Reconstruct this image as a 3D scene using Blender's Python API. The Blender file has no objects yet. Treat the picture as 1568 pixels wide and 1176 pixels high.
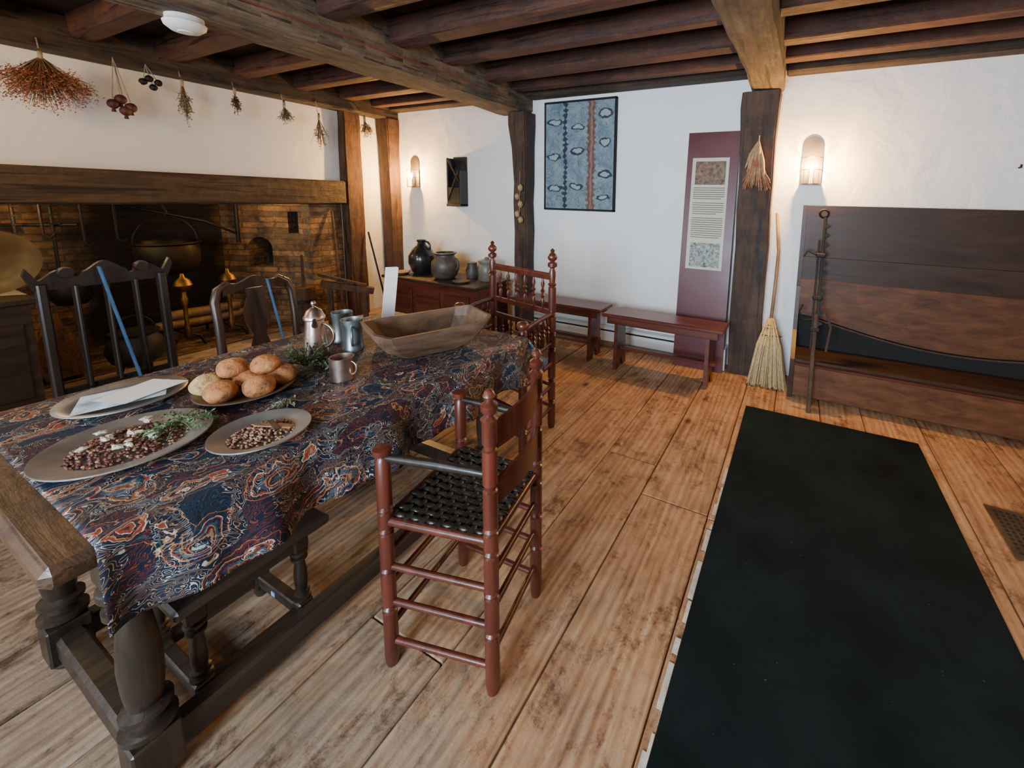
import bpy, bmesh, math, random
from mathutils import Vector, Matrix
random.seed(7)
V=Vector
# ------------------------------------------------------------------ materials
def newmat(name):
    m=bpy.data.materials.new(name);m.use_nodes=True
    nt=m.node_tree;nt.nodes.clear()
    out=nt.nodes.new("ShaderNodeOutputMaterial");b=nt.nodes.new("ShaderNodeBsdfPrincipled")
    nt.links.new(b.outputs[0],out.inputs[0])
    return m,nt,b
def ramp(nt,stops,interp='LINEAR'):
    r=nt.nodes.new("ShaderNodeValToRGB");r.color_ramp.interpolation=interp
    e=r.color_ramp.elements
    while len(e)>1:e.remove(e[-1])
    e[0].position=stops[0][0];e[0].color=(*stops[0][1],1)
    for p,c in stops[1:]:
        x=e.new(p);x.color=(*c,1)
    return r
def math_(nt,op,a,b=None,c=None):
    n=nt.nodes.new("ShaderNodeMath");n.operation=op
    for i,x in enumerate((a,b,c)):
        if x is None:continue
        if isinstance(x,(int,float)):n.inputs[i].default_value=x
        else:nt.links.new(x,n.inputs[i])
    return n.outputs[0]
def mixc(nt,fac,a,b,mode='MIX'):
    n=nt.nodes.new("ShaderNodeMix");n.data_type='RGBA';n.blend_type=mode
    for i,x in ((0,fac),(6,a),(7,b)):
        if isinstance(x,(int,float)):n.inputs[i].default_value=x
        elif isinstance(x,tuple):n.inputs[i].default_value=(*x,1)
        else:nt.links.new(x,n.inputs[i])
    return n.outputs[2]
def bump(nt,b,h,s=.3,d=.01):
    n=nt.nodes.new("ShaderNodeBump");n.inputs["Strength"].default_value=s;n.inputs["Distance"].default_value=d
    nt.links.new(h,n.inputs["Height"]);nt.links.new(n.outputs[0],b.inputs["Normal"])
def coords(nt,scale=(1,1,1),isl=0.,src="Object"):
    tc=nt.nodes.new("ShaderNodeTexCoord");mp=nt.nodes.new("ShaderNodeMapping")
    mp.inputs["Scale"].default_value=scale
    nt.links.new(tc.outputs[src],mp.inputs[0])
    if isl:
        g=nt.nodes.new("ShaderNodeNewGeometry")
        s=math_(nt,'MULTIPLY',g.outputs["Random Per Island"],isl)
        nt.links.new(s,mp.inputs["Location"])
        return mp.outputs[0],g.outputs["Random Per Island"]
    return mp.outputs[0],None
def noise(nt,vec,scale,detail=4,rough=.55,dist=0.,out="Fac"):
    n=nt.nodes.new("ShaderNodeTexNoise")
    n.inputs["Scale"].default_value=scale;n.inputs["Detail"].default_value=detail
    n.inputs["Roughness"].default_value=rough;n.inputs["Distortion"].default_value=dist
    nt.links.new(vec,n.inputs["Vector"]);return n.outputs[out]
def plain(name,c,rough=.5,metal=0.,var=.25,scale=12,bmp=.15,coat=0.,spec=.5):
    m,nt,b=newmat(name)
    v,_=coords(nt)
    f=noise(nt,v,scale,6)
    r=ramp(nt,[(.3,tuple(x*(1-var) for x in c)),(.7,tuple(min(1,x*(1+var)) for x in c))])
    nt.links.new(f,r.inputs[0]);nt.links.new(r.outputs[0],b.inputs["Base Color"])
    rr=math_(nt,'MULTIPLY_ADD',f,.25,rough-.12);nt.links.new(rr,b.inputs["Roughness"])
    b.inputs["Metallic"].default_value=metal;b.inputs["Coat Weight"].default_value=coat
    b.inputs["Specular IOR Level"].default_value=spec
    if bmp:bump(nt,b,noise(nt,v,scale*4,5),bmp,.004)
    return m
def wood(name,dark,light,axis='y',scale=6,rough=.5,bmp=.3,varisl=.35,coat=0.,stretch=.1,cracks=False,spec=.5):
    m,nt,b=newmat(name)
    s={'x':(stretch,1,1),'y':(1,stretch,1),'z':(1,1,stretch)}[axis]
    v,isl=coords(nt,s,37.)
    f=noise(nt,v,scale*3,8,.62,.5)
    r=ramp(nt,[(.28,dark),(.52,tuple((a+c)/2 for a,c in zip(dark,light))),(.75,light)])
    nt.links.new(f,r.inputs[0])
    k=math_(nt,'MULTIPLY_ADD',isl,varisl,1-varisl/2)
    cb=nt.nodes.new("ShaderNodeCombineColor")
    for i in range(3):nt.links.new(k,cb.inputs[i])
    col=mixc(nt,1.,r.outputs[0],cb.outputs[0],'MULTIPLY')
    if cracks:
        v2,_=coords(nt,{'x':(.05,1,1),'y':(1,.05,1),'z':(1,1,.05)}[axis],11.)
        ff=noise(nt,v2,28,3,.5,.8)
        rr=ramp(nt,[(.36,(0.12,.1,.08)),(.42,(1,1,1))]);nt.links.new(ff,rr.inputs[0])
        col=mixc(nt,.85,col,rr.outputs[0],'MULTIPLY')
        v3,_=coords(nt)
        f3=noise(nt,v3,5,7,.7)
        r3=ramp(nt,[(.35,(.45,.42,.4)),(.6,(1,1,1))]);nt.links.new(f3,r3.inputs[0])
        col=mixc(nt,.8,col,r3.outputs[0],'MULTIPLY')
        f=math_(nt,'ADD',f,math_(nt,'MULTIPLY',math_(nt,'LESS_THAN',ff,.4),-.8))
        f=math_(nt,'ADD',f,math_(nt,'MULTIPLY',noise(nt,v3,16,5),1.2))
    nt.links.new(col,b.inputs["Base Color"])
    nt.links.new(math_(nt,'MULTIPLY_ADD',f,.2,rough-.1),b.inputs["Roughness"])
    b.inputs["Coat Weight"].default_value=coat;b.inputs["Coat Roughness"].default_value=.25
    b.inputs["Specular IOR Level"].default_value=spec
    bump(nt,b,f,bmp,.010 if cracks else .006)
    return m
def emis(name,c,s):
    m,nt,b=newmat(name);b.inputs["Emission Color"].default_value=(*c,1);b.inputs["Emission Strength"].default_value=s
    b.inputs["Base Color"].default_value=(*c,1);return m

def m_floor():
    m,nt,b=newmat("floor_planks")
    v,isl=coords(nt,(1,.045,1),53.)
    g1=noise(nt,v,42,8,.75,.3)
    v3,_=coords(nt,(1,.12,1),31.)
    w=nt.nodes.new("ShaderNodeTexWave");w.wave_type='BANDS';w.bands_direction='X'
    w.inputs["Scale"].default_value=9;w.inputs["Distortion"].default_value=9;w.inputs["Detail"].default_value=4;w.inputs["Detail Scale"].default_value=.8
    nt.links.new(v3,w.inputs["Vector"])
    vb,_=coords(nt,(1,.6,1),5.)
    big=noise(nt,vb,6,10,.75)
    g=math_(nt,'ADD',math_(nt,'MULTIPLY',g1,.42),math_(nt,'MULTIPLY',w.outputs["Fac"],.07))
    g=math_(nt,'ADD',g,math_(nt,'MULTIPLY',big,.51))
    r=ramp(nt,[(.34,(.17,.072,.032)),(.45,(.35,.17,.078)),(.55,(.50,.275,.135)),(.68,(.66,.42,.235))]);nt.links.new(g,r.inputs[0])
    k=math_(nt,'MULTIPLY_ADD',isl,.24,.86)
    cb=nt.nodes.new("ShaderNodeCombineColor")
    for i in range(3):nt.links.new(k,cb.inputs[i])
    col=mixc(nt,1.,r.outputs[0],cb.outputs[0],'MULTIPLY')
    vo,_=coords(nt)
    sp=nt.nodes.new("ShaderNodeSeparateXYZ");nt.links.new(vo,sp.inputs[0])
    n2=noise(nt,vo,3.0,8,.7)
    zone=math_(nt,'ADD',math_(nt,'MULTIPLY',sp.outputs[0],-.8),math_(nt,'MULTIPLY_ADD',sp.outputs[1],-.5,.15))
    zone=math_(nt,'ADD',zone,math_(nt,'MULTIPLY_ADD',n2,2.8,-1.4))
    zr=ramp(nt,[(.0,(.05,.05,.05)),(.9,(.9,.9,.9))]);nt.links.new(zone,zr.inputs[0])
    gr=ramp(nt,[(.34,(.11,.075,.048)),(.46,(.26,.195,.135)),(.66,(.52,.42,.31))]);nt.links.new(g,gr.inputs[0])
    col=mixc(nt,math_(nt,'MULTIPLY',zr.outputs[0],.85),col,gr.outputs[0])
    v4,_=coords(nt,(1,.75,1),9.)
    st=noise(nt,v4,6,12,.85,.2)
    sr=ramp(nt,[(.385,(.20,.14,.11)),(.43,(.60,.52,.47)),(.485,(1,1,1))]);nt.links.new(st,sr.inputs[0])
    col=mixc(nt,.85,col,sr.outputs[0],'MULTIPLY')
    v5,_=coords(nt,(1,.6,1),17.)
    vo2=nt.nodes.new("ShaderNodeTexVoronoi");vo2.inputs["Scale"].default_value=2.4;nt.links.new(v5,vo2.inputs["Vector"])
    kr=ramp(nt,[(.03,(.12,.07,.05)),(.055,(.7,.55,.5)),(.08,(1,1,1))]);nt.links.new(vo2.outputs["Distance"],kr.inputs[0])
    col=mixc(nt,.85,col,kr.outputs[0],'MULTIPLY')
    nt.links.new(col,b.inputs["Base Color"])
    nt.links.new(math_(nt,'MULTIPLY_ADD',g1,.3,.45),b.inputs["Roughness"])
    b.inputs["Specular IOR Level"].default_value=.4
    bump(nt,b,math_(nt,'ADD',g,st),.6,.007)
    return m
def m_brick(name,d,gain=1.,soot_and_dark=False):
    m,nt,b=newmat(name)
    v,_=coords(nt)
    sp=nt.nodes.new("ShaderNodeSeparateXYZ");nt.links.new(v,sp.inputs[0])
    u=math_(nt,'ADD',math_(nt,'MULTIPLY',sp.outputs[0],d[0]),math_(nt,'MULTIPLY',sp.outputs[1],d[1]))
    nz=noise(nt,v,9,3)
    u=math_(nt,'ADD',u,math_(nt,'MULTIPLY_ADD',nz,.04,-.02))
    zz=math_(nt,'ADD',sp.outputs[2],math_(nt,'MULTIPLY_ADD',noise(nt,v,6,2),.03,-.015))
    if d[2]:zz=math_(nt,'ADD',sp.outputs[0],0.)
    cb=nt.nodes.new("ShaderNodeCombineXYZ");nt.links.new(u,cb.inputs[0]);nt.links.new(zz,cb.inputs[1])
    bt=nt.nodes.new("ShaderNodeTexBrick");nt.links.new(cb.outputs[0],bt.inputs["Vector"])
    bt.inputs["Scale"].default_value=1;bt.inputs["Brick Width"].default_value=.2;bt.inputs["Row Height"].default_value=.062
    bt.inputs["Mortar Size"].default_value=.006;bt.inputs["Mortar Smooth"].default_value=.4
    bt.inputs["Color1"].default_value=(.42*gain,.22*gain,.085*gain,1);bt.inputs["Color2"].default_value=(.13*gain,.08*gain,.045*gain,1)
    bt.inputs["Mortar"].default_value=(.16*gain,.13*gain,.085*gain,1);bt.inputs["Bias"].default_value=-.1
    n2=noise(nt,v,5,9,.75)
    sr=ramp(nt,[(.38,(.12,.10,.09)),(.6,(1,1,1))]);nt.links.new(n2,sr.inputs[0])
    col=mixc(nt,.85,bt.outputs["Color"],sr.outputs[0],'MULTIPLY')
    if soot_and_dark:
        q=math_(nt,'ABSOLUTE',math_(nt,'SUBTRACT',sp.outputs[1],1.8))
        q=math_(nt,'ADD',q,math_(nt,'MULTIPLY_ADD',noise(nt,v,3,5),.5,-.25))
        qr=ramp(nt,[(.45,(.03,.027,.025)),(.75,(1,1,1))]);nt.links.new(q,qr.inputs[0])
        col=mixc(nt,1.,col,qr.outputs[0],'MULTIPLY')
    nt.links.new(col,b.inputs["Base Color"]);b.inputs["Roughness"].default_value=.85
    h=math_(nt,'ADD',math_(nt,'MULTIPLY',bt.outputs["Fac"],-1.),math_(nt,'MULTIPLY',noise(nt,v,40,5),.6))
    bump(nt,b,h,1.,.018)
    return m
def m_plaster(name,c):
    m,nt,b=newmat(name)
    v,_=coords(nt)
    f=noise(nt,v,1.6,6);r=ramp(nt,[(.3,tuple(x*.92 for x in c)),(.7,c)]);nt.links.new(f,r.inputs[0])
    nt.links.new(r.outputs[0],b.inputs["Base Color"]);b.inputs["Roughness"].default_value=.8
    h=math_(nt,'ADD',noise(nt,v,4,4,.45,.5),math_(nt,'MULTIPLY',noise(nt,v,30,4),.10))
    bump(nt,b,h,.45,.035);return m
def m_cloth():
    m,nt,b=newmat("paisley_cloth")
    v,_=coords(nt,(1,1,1),0,"UV")
    na=(.007,.012,.026);cr=(.50,.44,.34);ru=(.22,.04,.020);bl=(.022,.06,.10);ta=(.34,.18,.08);bd=(.075,.010,.015)
    nv=noise(nt,v,6,2,.5,.0,"Color")
    va=nt.nodes.new("ShaderNodeVectorMath");va.operation='MULTIPLY_ADD'
    nt.links.new(nv,va.inputs[0]);va.inputs[1].default_value=(.24,.24,.0);nt.links.new(v,va.inputs[2])
    vo=nt.nodes.new("ShaderNodeTexVoronoi");vo.inputs["Scale"].default_value=8.0;vo.inputs["Randomness"].default_value=.8
    mp=nt.nodes.new("ShaderNodeMapping");mp.inputs["Scale"].default_value=(1.3,.75,1);mp.inputs["Rotation"].default_value=(0,0,.5)
    nt.links.new(va.outputs[0],mp.inputs[0]);nt.links.new(mp.outputs[0],vo.inputs["Vector"])
    d=math_(nt,'ADD',vo.outputs["Distance"],math_(nt,'MULTIPLY_ADD',noise(nt,v,24,2,.5,1.5),.22,-.11))
    rA=ramp(nt,[(0,ta),(.06,na),(.11,ru),(.17,cr),(.187,na),(.24,ta),(.265,ru),(.31,cr),(.325,na),(.40,bl),(.425,na),(.48,ta),(.495,na)],'CONSTANT')
    rB=ramp(nt,[(0,cr),(.05,bl),(.10,na),(.15,ta),(.18,bd),(.23,ta),(.252,bl),(.30,na),(.34,ru),(.37,cr),(.385,na),(.46,bd),(.5,ta),(.515,na)],'CONSTANT')
    nt.links.new(d,rA.inputs[0]);nt.links.new(d,rB.inputs[0])
    sc=nt.nodes.new("ShaderNodeSeparateColor");nt.links.new(vo.outputs["Color"],sc.inputs[0])
    col=mixc(nt,math_(nt,'GREATER_THAN',sc.outputs[0],.5),rA.outputs[0],rB.outputs[0])
    f2=noise(nt,v,13,1.5,.5,3.0)
    r2=ramp(nt,[(0,(0,0,0)),(.36,(1,1,1)),(.376,(0,0,0)),(.43,(1,1,1)),(.444,(0,0,0)),(.495,(1,1,1)),(.509,(0,0,0)),(.56,(1,1,1)),(.574,(0,0,0)),(.63,(1,1,1)),(.647,(0,0,0))],'CONSTANT');nt.links.new(f2,r2.inputs[0])
    s2=nt.nodes.new("ShaderNodeSeparateColor");nt.links.new(r2.outputs[0],s2.inputs[0])
    r3=ramp(nt,[(0,ru),(.42,cr),(.47,ta),(.55,cr),(.6,bl)],'CONSTANT');nt.links.new(noise(nt,v,9,1),r3.inputs[0])
    col=mixc(nt,math_(nt,'MULTIPLY',s2.outputs[0],.85),col,r3.outputs[0])
    nt.links.new(col,b.inputs["Base Color"]);b.inputs["Roughness"].default_value=.6
    b.inputs["Specular IOR Level"].default_value=.3
    bump(nt,b,noise(nt,v,220,2),.25,.002)
    return m
def m_bread(name,a,c):
    m,nt,b=newmat(name)
    v,_=coords(nt)
    f=noise(nt,v,22,8,.7)
    r=ramp(nt,[(.35,tuple(x*.35 for x in a)),(.45,a),(.56,tuple(x*1.25 for x in a)),(.66,c)]);nt.links.new(f,r.inputs[0])
    nt.links.new(r.outputs[0],b.inputs["Base Color"]);b.inputs["Roughness"].default_value=.7
    bump(nt,b,math_(nt,'ADD',noise(nt,v,28,6,.7),f),.9,.012);return m
def m_tapestry():
    m,nt,b=newmat("tapestry_print")
    v,_=coords(nt,(1,1,1),0,"UV")
    nv=noise(nt,v,9,3,.6,0.,"Color")
    va=nt.nodes.new("ShaderNodeVectorMath");va.operation='MULTIPLY_ADD'
    nt.links.new(nv,va.inputs[0]);va.inputs[1].default_value=(.10,.08,0);nt.links.new(v,va.inputs[2])
    sp=nt.nodes.new("ShaderNodeSeparateXYZ");nt.links.new(va.outputs[0],sp.inputs[0])
    f=noise(nt,v,8,9,.75,.4)
    r=ramp(nt,[(.3,(.07,.12,.15)),(.45,(.14,.21,.25)),(.58,(.21,.29,.32)),(.75,(.36,.41,.39))]);nt.links.new(f,r.inputs[0])
    f2=noise(nt,v,9,2,.5,1.8)
    e=ramp(nt,[(0,(0,0,0)),(.42,(1,1,1)),(.435,(0,0,0)),(.55,(1,1,1)),(.563,(0,0,0))],'CONSTANT');nt.links.new(f2,e.inputs[0])
    s=nt.nodes.new("ShaderNodeSeparateColor");nt.links.new(e.outputs[0],s.inputs[0])
    col=mixc(nt,math_(nt,'MULTIPLY',s.outputs[0],.75),r.outputs[0],(.02,.035,.065))
    def el(cx,cy,rx,ry):
        a=math_(nt,'DIVIDE',math_(nt,'SUBTRACT',sp.outputs[0],cx+.05),rx);c=math_(nt,'DIVIDE',math_(nt,'SUBTRACT',sp.outputs[1],cy+.04),ry)
        return math_(nt,'ADD',math_(nt,'MULTIPLY',a,a),math_(nt,'MULTIPLY',c,c))
    for cx,cy,rx,ry in((.14,.82,.11,.028),(.48,.76,.09,.025),(.13,.5,.10,.03),(.48,.55,.09,.028),(.15,.2,.11,.03),(.47,.22,.09,.028),(.88,.88,.09,.04),(.87,.62,.08,.028),(.88,.33,.09,.032),(.86,.12,.08,.025)):
        q=el(cx,cy,rx,ry)
        col=mixc(nt,math_(nt,'LESS_THAN',q,1.3),col,(.018,.03,.055))
        col=mixc(nt,math_(nt,'LESS_THAN',math_(nt,'ADD',q,math_(nt,'MULTIPLY_ADD',f,2.,-1.)),.62),col,(.27,.34,.34))
    lw=math_(nt,'ABSOLUTE',math_(nt,'SINE',math_(nt,'MULTIPLY',sp.outputs[1],60.)))
    dv=math_(nt,'ABSOLUTE',math_(nt,'SUBTRACT',sp.outputs[0],.35))
    col=mixc(nt,math_(nt,'LESS_THAN',dv,math_(nt,'MULTIPLY',lw,.035)),col,(.02,.035,.06))
    dv=math_(nt,'ABSOLUTE',math_(nt,'SUBTRACT',sp.outputs[0],.73))
    col=mixc(nt,math_(nt,'LESS_THAN',dv,math_(nt,'MULTIPLY_ADD',lw,.045,.02)),col,(.17,.085,.065))
    for cx,w,c in((.30,.010,(.012,.02,.045)),(.65,.006,(.08,.04,.04)),(.68,.007,(.26,.15,.11)),(.71,.006,(.08,.04,.04))):
        dd=math_(nt,'ABSOLUTE',math_(nt,'SUBTRACT',sp.outputs[0],cx+.05))
        col=mixc(nt,math_(nt,'LESS_THAN',dd,w),col,c)
    nt.links.new(col,b.inputs["Base Color"]);b.inputs["Roughness"].default_value=.75
    bump(nt,b,f,.4,.006);return m
M={}
M['floor']=m_floor()
M['plaster']=m_plaster("white_plaster",(.87,.865,.845))
M['oldbeam']=wood("old_beam",(.045,.030,.019),(.23,.165,.105),'y',8,.8,.7,.2,cracks=True,stretch=.08)
M['oldpost']=wood("old_post",(.022,.012,.008),(.11,.06,.036),'z',7,.7,.8,.3,cracks=True)
M['warmpost']=wood("warm_post",(.045,.018,.009),(.14,.065,.030),'z',7,.7,.8,.3,cracks=True)
M['girt']=wood("girt_wood",(.018,.010,.006),(.075,.042,.024),'x',6,.7,.8,.3,cracks=True)
M['plate']=wood("plate_wood",(.02,.012,.008),(.10,.065,.036),'y',6,.7,.8,.3,cracks=True)
M['joist']=wood("joist_red",(.030,.010,.006),(.13,.045,.021),'x',6,.65,.8,.5,cracks=True)
M['ceil']=wood("ceiling_boards",(.012,.005,.003),(.04,.016,.009),'y',5,.75,.4,.7)
M['mantel']=wood("mantel_oak",(.022,.012,.005),(.15,.085,.034),'y',7,.6,.9,.2,cracks=True)
M['brickY']=m_brick("brick_back",(0,1,0),.95);M['brickJ']=m_brick("brick_jamb",(-.89,.45,0),.9);M['brickS']=m_brick("brick_sooted",(0,1,0),.95,True)
M['brickF']=m_brick("brick_hearth",(0,1,1),.7)
M['soot_and_dark']=plain("soot_and_shade_black",(.010,.009,.008),.9)  # flat black: sooty hearth parts, also painted shade in slots and recesses
M['tdark']=wood("dark_table_oak",(.010,.008,.006),(.055,.033,.020),'y',8,.42,.4,.3,coat=.12)
M['tdarkz']=wood("dark_turned_oak",(.009,.007,.005),(.045,.028,.017),'z',8,.4,.3,.2,coat=.15)
M['ttop']=wood("worn_oak_top",(.014,.007,.004),(.14,.062,.022),'x',5,.4,.5,.2,coat=.15,cracks=True)
M['cherry']=wood("red_stained_wood",(.045,.009,.005),(.14,.028,.014),'z',7,.34,.2,.2,coat=.3)
M['cherryh']=wood("red_stained_wood_flat",(.035,.008,.005),(.14,.031,.017),'x',7,.37,.2,.3,coat=.25)
M['black']=wood("ebonised_wood",(.006,.005,.005),(.026,.017,.013),'z',8,.35,.15,.2,coat=.25)
M['brownch']=wood("walnut_chair",(.012,.007,.005),(.065,.027,.015),'z',8,.35,.15,.2,coat=.25)
M['settle']=wood("settle_boards",(.020,.009,.005),(.058,.025,.012),'x',4,.5,.3,.35,coat=.05,stretch=.2,spec=.35)
M['settleR']=wood("settle_red_board",(.050,.017,.007),(.17,.062,.022),'x',6,.5,.3,.3,coat=.05,stretch=.3,spec=.35)
M['splint']=plain("woven_splint",(.018,.014,.010),.35,0,.6,60,.2,coat=.2)
M['rug']=plain("dark_rug",(.007,.012,.012),.95,0,.6,2.5,.8,spec=.12)
M['lint']=plain("rug_lint",(.09,.10,.10),.95,0,.3,20,0)
M['cloth']=m_cloth();M['tap']=m_tapestry()
M['pewter']=plain("pewter",(.42,.40,.37),.42,.85,.2,9,.1)
M['copper']=plain("old_copper",(.55,.41,.34),.33,1.,.25,12,.08)
M['mugm']=plain("blue_pewter_mug",(.30,.36,.38),.35,.85,.25,12,.08)
M['brass']=plain("brass",(.22,.13,.04),.45,1.,.35,8,.1)
M['platter']=plain("brass_platter_metal",(.42,.30,.13),.4,.9,.25,8,.1)
M['potm']=plain("dark_brass_pot",(.04,.028,.015),.5,.8,.4,8,.2)
M['iron']=plain("wrought_iron",(.014,.012,.011),.6,.4,.4,20,.4)
M['bowl']=wood("carved_bowl_wood",(.055,.028,.015),(.20,.112,.062),'y',6,.6,.3,.1)
M['bread']=m_bread("bread_crust",(.42,.155,.045),(.60,.36,.16))
M['breadL']=m_bread("bread_crust_pale",(.54,.34,.13),(.70,.54,.32))
M['herb']=plain("green_herb",(.07,.115,.045),.7,0,.4,40,0)
M['dry']=plain("dried_stem",(.20,.11,.05),.8,0,.4,30,0)
M['dryred']=plain("dried_red_flower",(.28,.085,.035),.8,0,.4,30,0)
M['drygrey']=plain("dried_grey_herb",(.17,.16,.10),.8,0,.4,30,0)
M['pom']=plain("dried_pomegranate",(.08,.022,.014),.6,0,.4,20,.4)
M['grain']=plain("beans_red",(.11,.030,.022),.5,0,.5,90,0)
M['grain2']=plain("grain_tan",(.30,.17,.09),.6,0,.5,90,0)
M['cream']=plain("cream_lump",(.58,.52,.42),.7,0,.2,40,.5)
M['paper']=plain("paper",(.82,.81,.78),.7,0,.05,5,0)
M['paperB']=plain("printed_paper",(.55,.66,.76),.6,0,.5,14,0)
M['maroon']=plain("maroon_board",(.095,.011,.014),.4,0,.15,3,.05)
M['sheet']=plain("sign_sheet",(.55,.52,.40),.6,0,.06,5,0)
M['ink']=plain("ink",(.10,.09,.07),.7,0,.2,5,0)
M['pic1']=plain("sign_picture_dark",(.16,.09,.05),.6,0,.9,30,0)
M['pic2']=plain("sign_picture_light",(.25,.27,.24),.6,0,.9,45,0)
M['white']=plain("white_paint",(.75,.75,.73),.5,0,.05,5,.05)
M['worn']=plain("worn_white_paint",(.55,.50,.42),.8,0,.3,30,.2)
M['straw']=plain("broom_straw",(.58,.44,.21),.7,0,.3,60,.3)
M['stick']=wood("pale_stick",(.12,.06,.028),(.32,.19,.09),'z',8,.5,.2,.2)
M['clay']=plain("dark_stoneware",(.018,.017,.016),.25,0,.4,10,.1,coat=.4)
M['clayg']=plain("grey_stoneware",(.075,.060,.050),.4,0,.5,10,.3)
M['claygr']=plain("green_grey_jar",(.17,.17,.13),.35,0,.3,10,.2)
M['tin']=plain("tin",(.12,.10,.075),.45,.8,.3,10,.15)
M['rope']=plain("rope",(.05,.03,.02),.9,0,.4,60,.5)
M['string']=plain("string",(.35,.28,.2),.9,0,.2,60,0)
M['wire']=plain("red_wire",(.25,.03,.02),.6,0,.2,20,0)
M['husk']=plain("corn_husk",(.36,.20,.09),.7,0,.4,30,.3)
M['gourd']=plain("gourd_tan",(.36,.23,.10),.5,0,.4,20,.2)
M['blue']=plain("blue_ribbon",(.04,.10,.19),.5,0,.2,20,0)
M['tag']=plain("blue_tag",(.25,.45,.7),.5,0,.1,20,0)
M['vent']=plain("vent_brown",(.13,.085,.045),.45,.5,.3,10,.1)
M['flame']=emis("candle_bulb",(1,.75,.40),110)
# ------------------------------------------------------------------ mesh builder
class MB:
    def __init__(s,name):
        s.name=name;s.bm=bmesh.new();s.m=[];s.uv=s.bm.loops.layers.uv.new("UVMap")
    def mi(s,k):
        if k not in s.m:s.m.append(k)
        return s.m.index(k)
    def add(s,vs,fs,mat,smooth=False):
        b=[s.bm.verts.new(v) for v in vs];i=s.mi(mat);r=[]
        for f in fs:
            try:
                x=s.bm.faces.new([b[j] for j in f]);x.material_index=i;x.smooth=smooth;r.append(x)
            except ValueError:pass
        return b,r
    def box(s,c,size,mat,rot=None,bev=.004,jit=0):
        x,y,z=[a/2 for a in size];c=V(c)
        vs=[V((a*x,b*y,d*z)) for a in(-1,1) for b in(-1,1) for d in(-1,1)]
        if jit:vs=[v+V([random.uniform(-jit,jit) for _ in range(3)]) for v in vs]
        if rot is not None:vs=[rot@v for v in vs]
        vs=[v+c for v in vs]
        fs=[(0,1,3,2),(4,6,7,5),(0,4,5,1),(2,3,7,6),(0,2,6,4),(1,5,7,3)]
        b,f=s.add(vs,fs,mat)
        if bev:
            es=set(e for q in f for e in q.edges)
            bmesh.ops.bevel(s.bm,geom=list(es),offset=min(bev,min(size)*.3),segments=1,affect='EDGES',profile=.5,material=-1)
    def bx(s,x0,x1,y0,y1,z0,z1,mat,bev=.004):
        s.box(((x0+x1)/2,(y0+y1)/2,(z0+z1)/2),(abs(x1-x0),abs(y1-y0),abs(z1-z0)),mat,None,bev)
    def frame(s,p0,p1,up=V((0,0,1))):
        d=(V(p1)-V(p0));L=d.length;d.normalize()
        if abs(d.dot(up))>.98:up=V((0,1,0))
        x=up.cross(d).normalized();y=d.cross(x)
        return Matrix((x,y,d)).transposed(),L
    def beam(s,p0,p1,w,h,mat,bev=.004,up=V((0,0,1))):
        R,L=s.frame(p0,p1,up)
        s.box((V(p0)+V(p1))/2,(w,h,L),mat,R,bev)
    def lathe(s,p0,p1,prof,mat,seg=20,norm=True,sx=1,sy=1):
        R,L=s.frame(p0,p1);p0=V(p0);k=L if norm else 1
        vs=[];fs=[]
        for t,r in prof:
            for i in range(seg):
                a=2*math.pi*i/seg
                vs.append(p0+R@V((r*sx*math.cos(a),r*sy*math.sin(a),t*k)))
        n=len(prof)
        for j in range(n-1):
            for i in range(seg):
                i2=(i+1)%seg;fs.append((j*seg+i,j*seg+i2,(j+1)*seg+i2,(j+1)*seg+i))
        fs.append(tuple(range(seg))[::-1]);fs.append(tuple((n-1)*seg+i for i in range(seg)))
        s.add(vs,fs,mat,True)
    def tube(s,pts,r,mat,seg=8,closed=False):
        pts=[V(p) for p in pts];n=len(pts)
        rs=r if isinstance(r,(list,tuple)) else [r]*n
        vs=[];fs=[];px=None
        for k,p in enumerate(pts):
            if closed:d=pts[(k+1)%n]-pts[k-1]
            else:d=pts[min(k+1,n-1)]-pts[max(k-1,0)]
            d.normalize()
            if px is None:
                px=d.cross(V((0,0,1)) if abs(d.z)<.9 else V((0,1,0))).normalized()
            px=(px-d*px.dot(d)).normalized();py=d.cross(px)
            for i in range(seg):
                a=2*math.pi*i/seg;vs.append(p+px*rs[k]*math.cos(a)+py*rs[k]*math.sin(a))
        for j in range(n if closed else n-1):
            for i in range(seg):
                i2=(i+1)%seg;q=(j+1)%n
                fs.append((j*seg+i,j*seg+i2,q*seg+i2,q*seg+i))
        if not closed:
            fs.append(tuple(range(seg))[::-1]);fs.append(tuple((n-1)*seg+i for i in range(seg)))
        s.add(vs,fs,mat,True)
    def ell(s,c,r,mat,seg=14,rings=9,jit=0,rot=None,lump=0):
        c=V(c);vs=[];fs=[];ph=random.uniform(0,6)
        for j in range(rings+1):
            th=math.pi*j/rings
            for i in range(seg):
                a=2*math.pi*i/seg;k=1+random.uniform(-jit,jit)+lump*(math.sin(3*a+ph+2*th)+.6*math.sin(5*a-ph*2-3*th))*math.sin(th)
                v=V((r[0]*math.sin(th)*math.cos(a)*k,r[1]*math.sin(th)*math.sin(a)*k,r[2]*math.cos(th)*k))
                if rot is not None:v=rot@v
                vs.append(c+v)
        for j in range(rings):
            for i in range(seg):
                i2=(i+1)%seg;fs.append((j*seg+i,(j+1)*seg+i,(j+1)*seg+i2,j*seg+i2))
        b,f=s.add(vs,fs,mat,True)
        bmesh.ops.remove_doubles(s.bm,verts=b,dist=1e-5)
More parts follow.
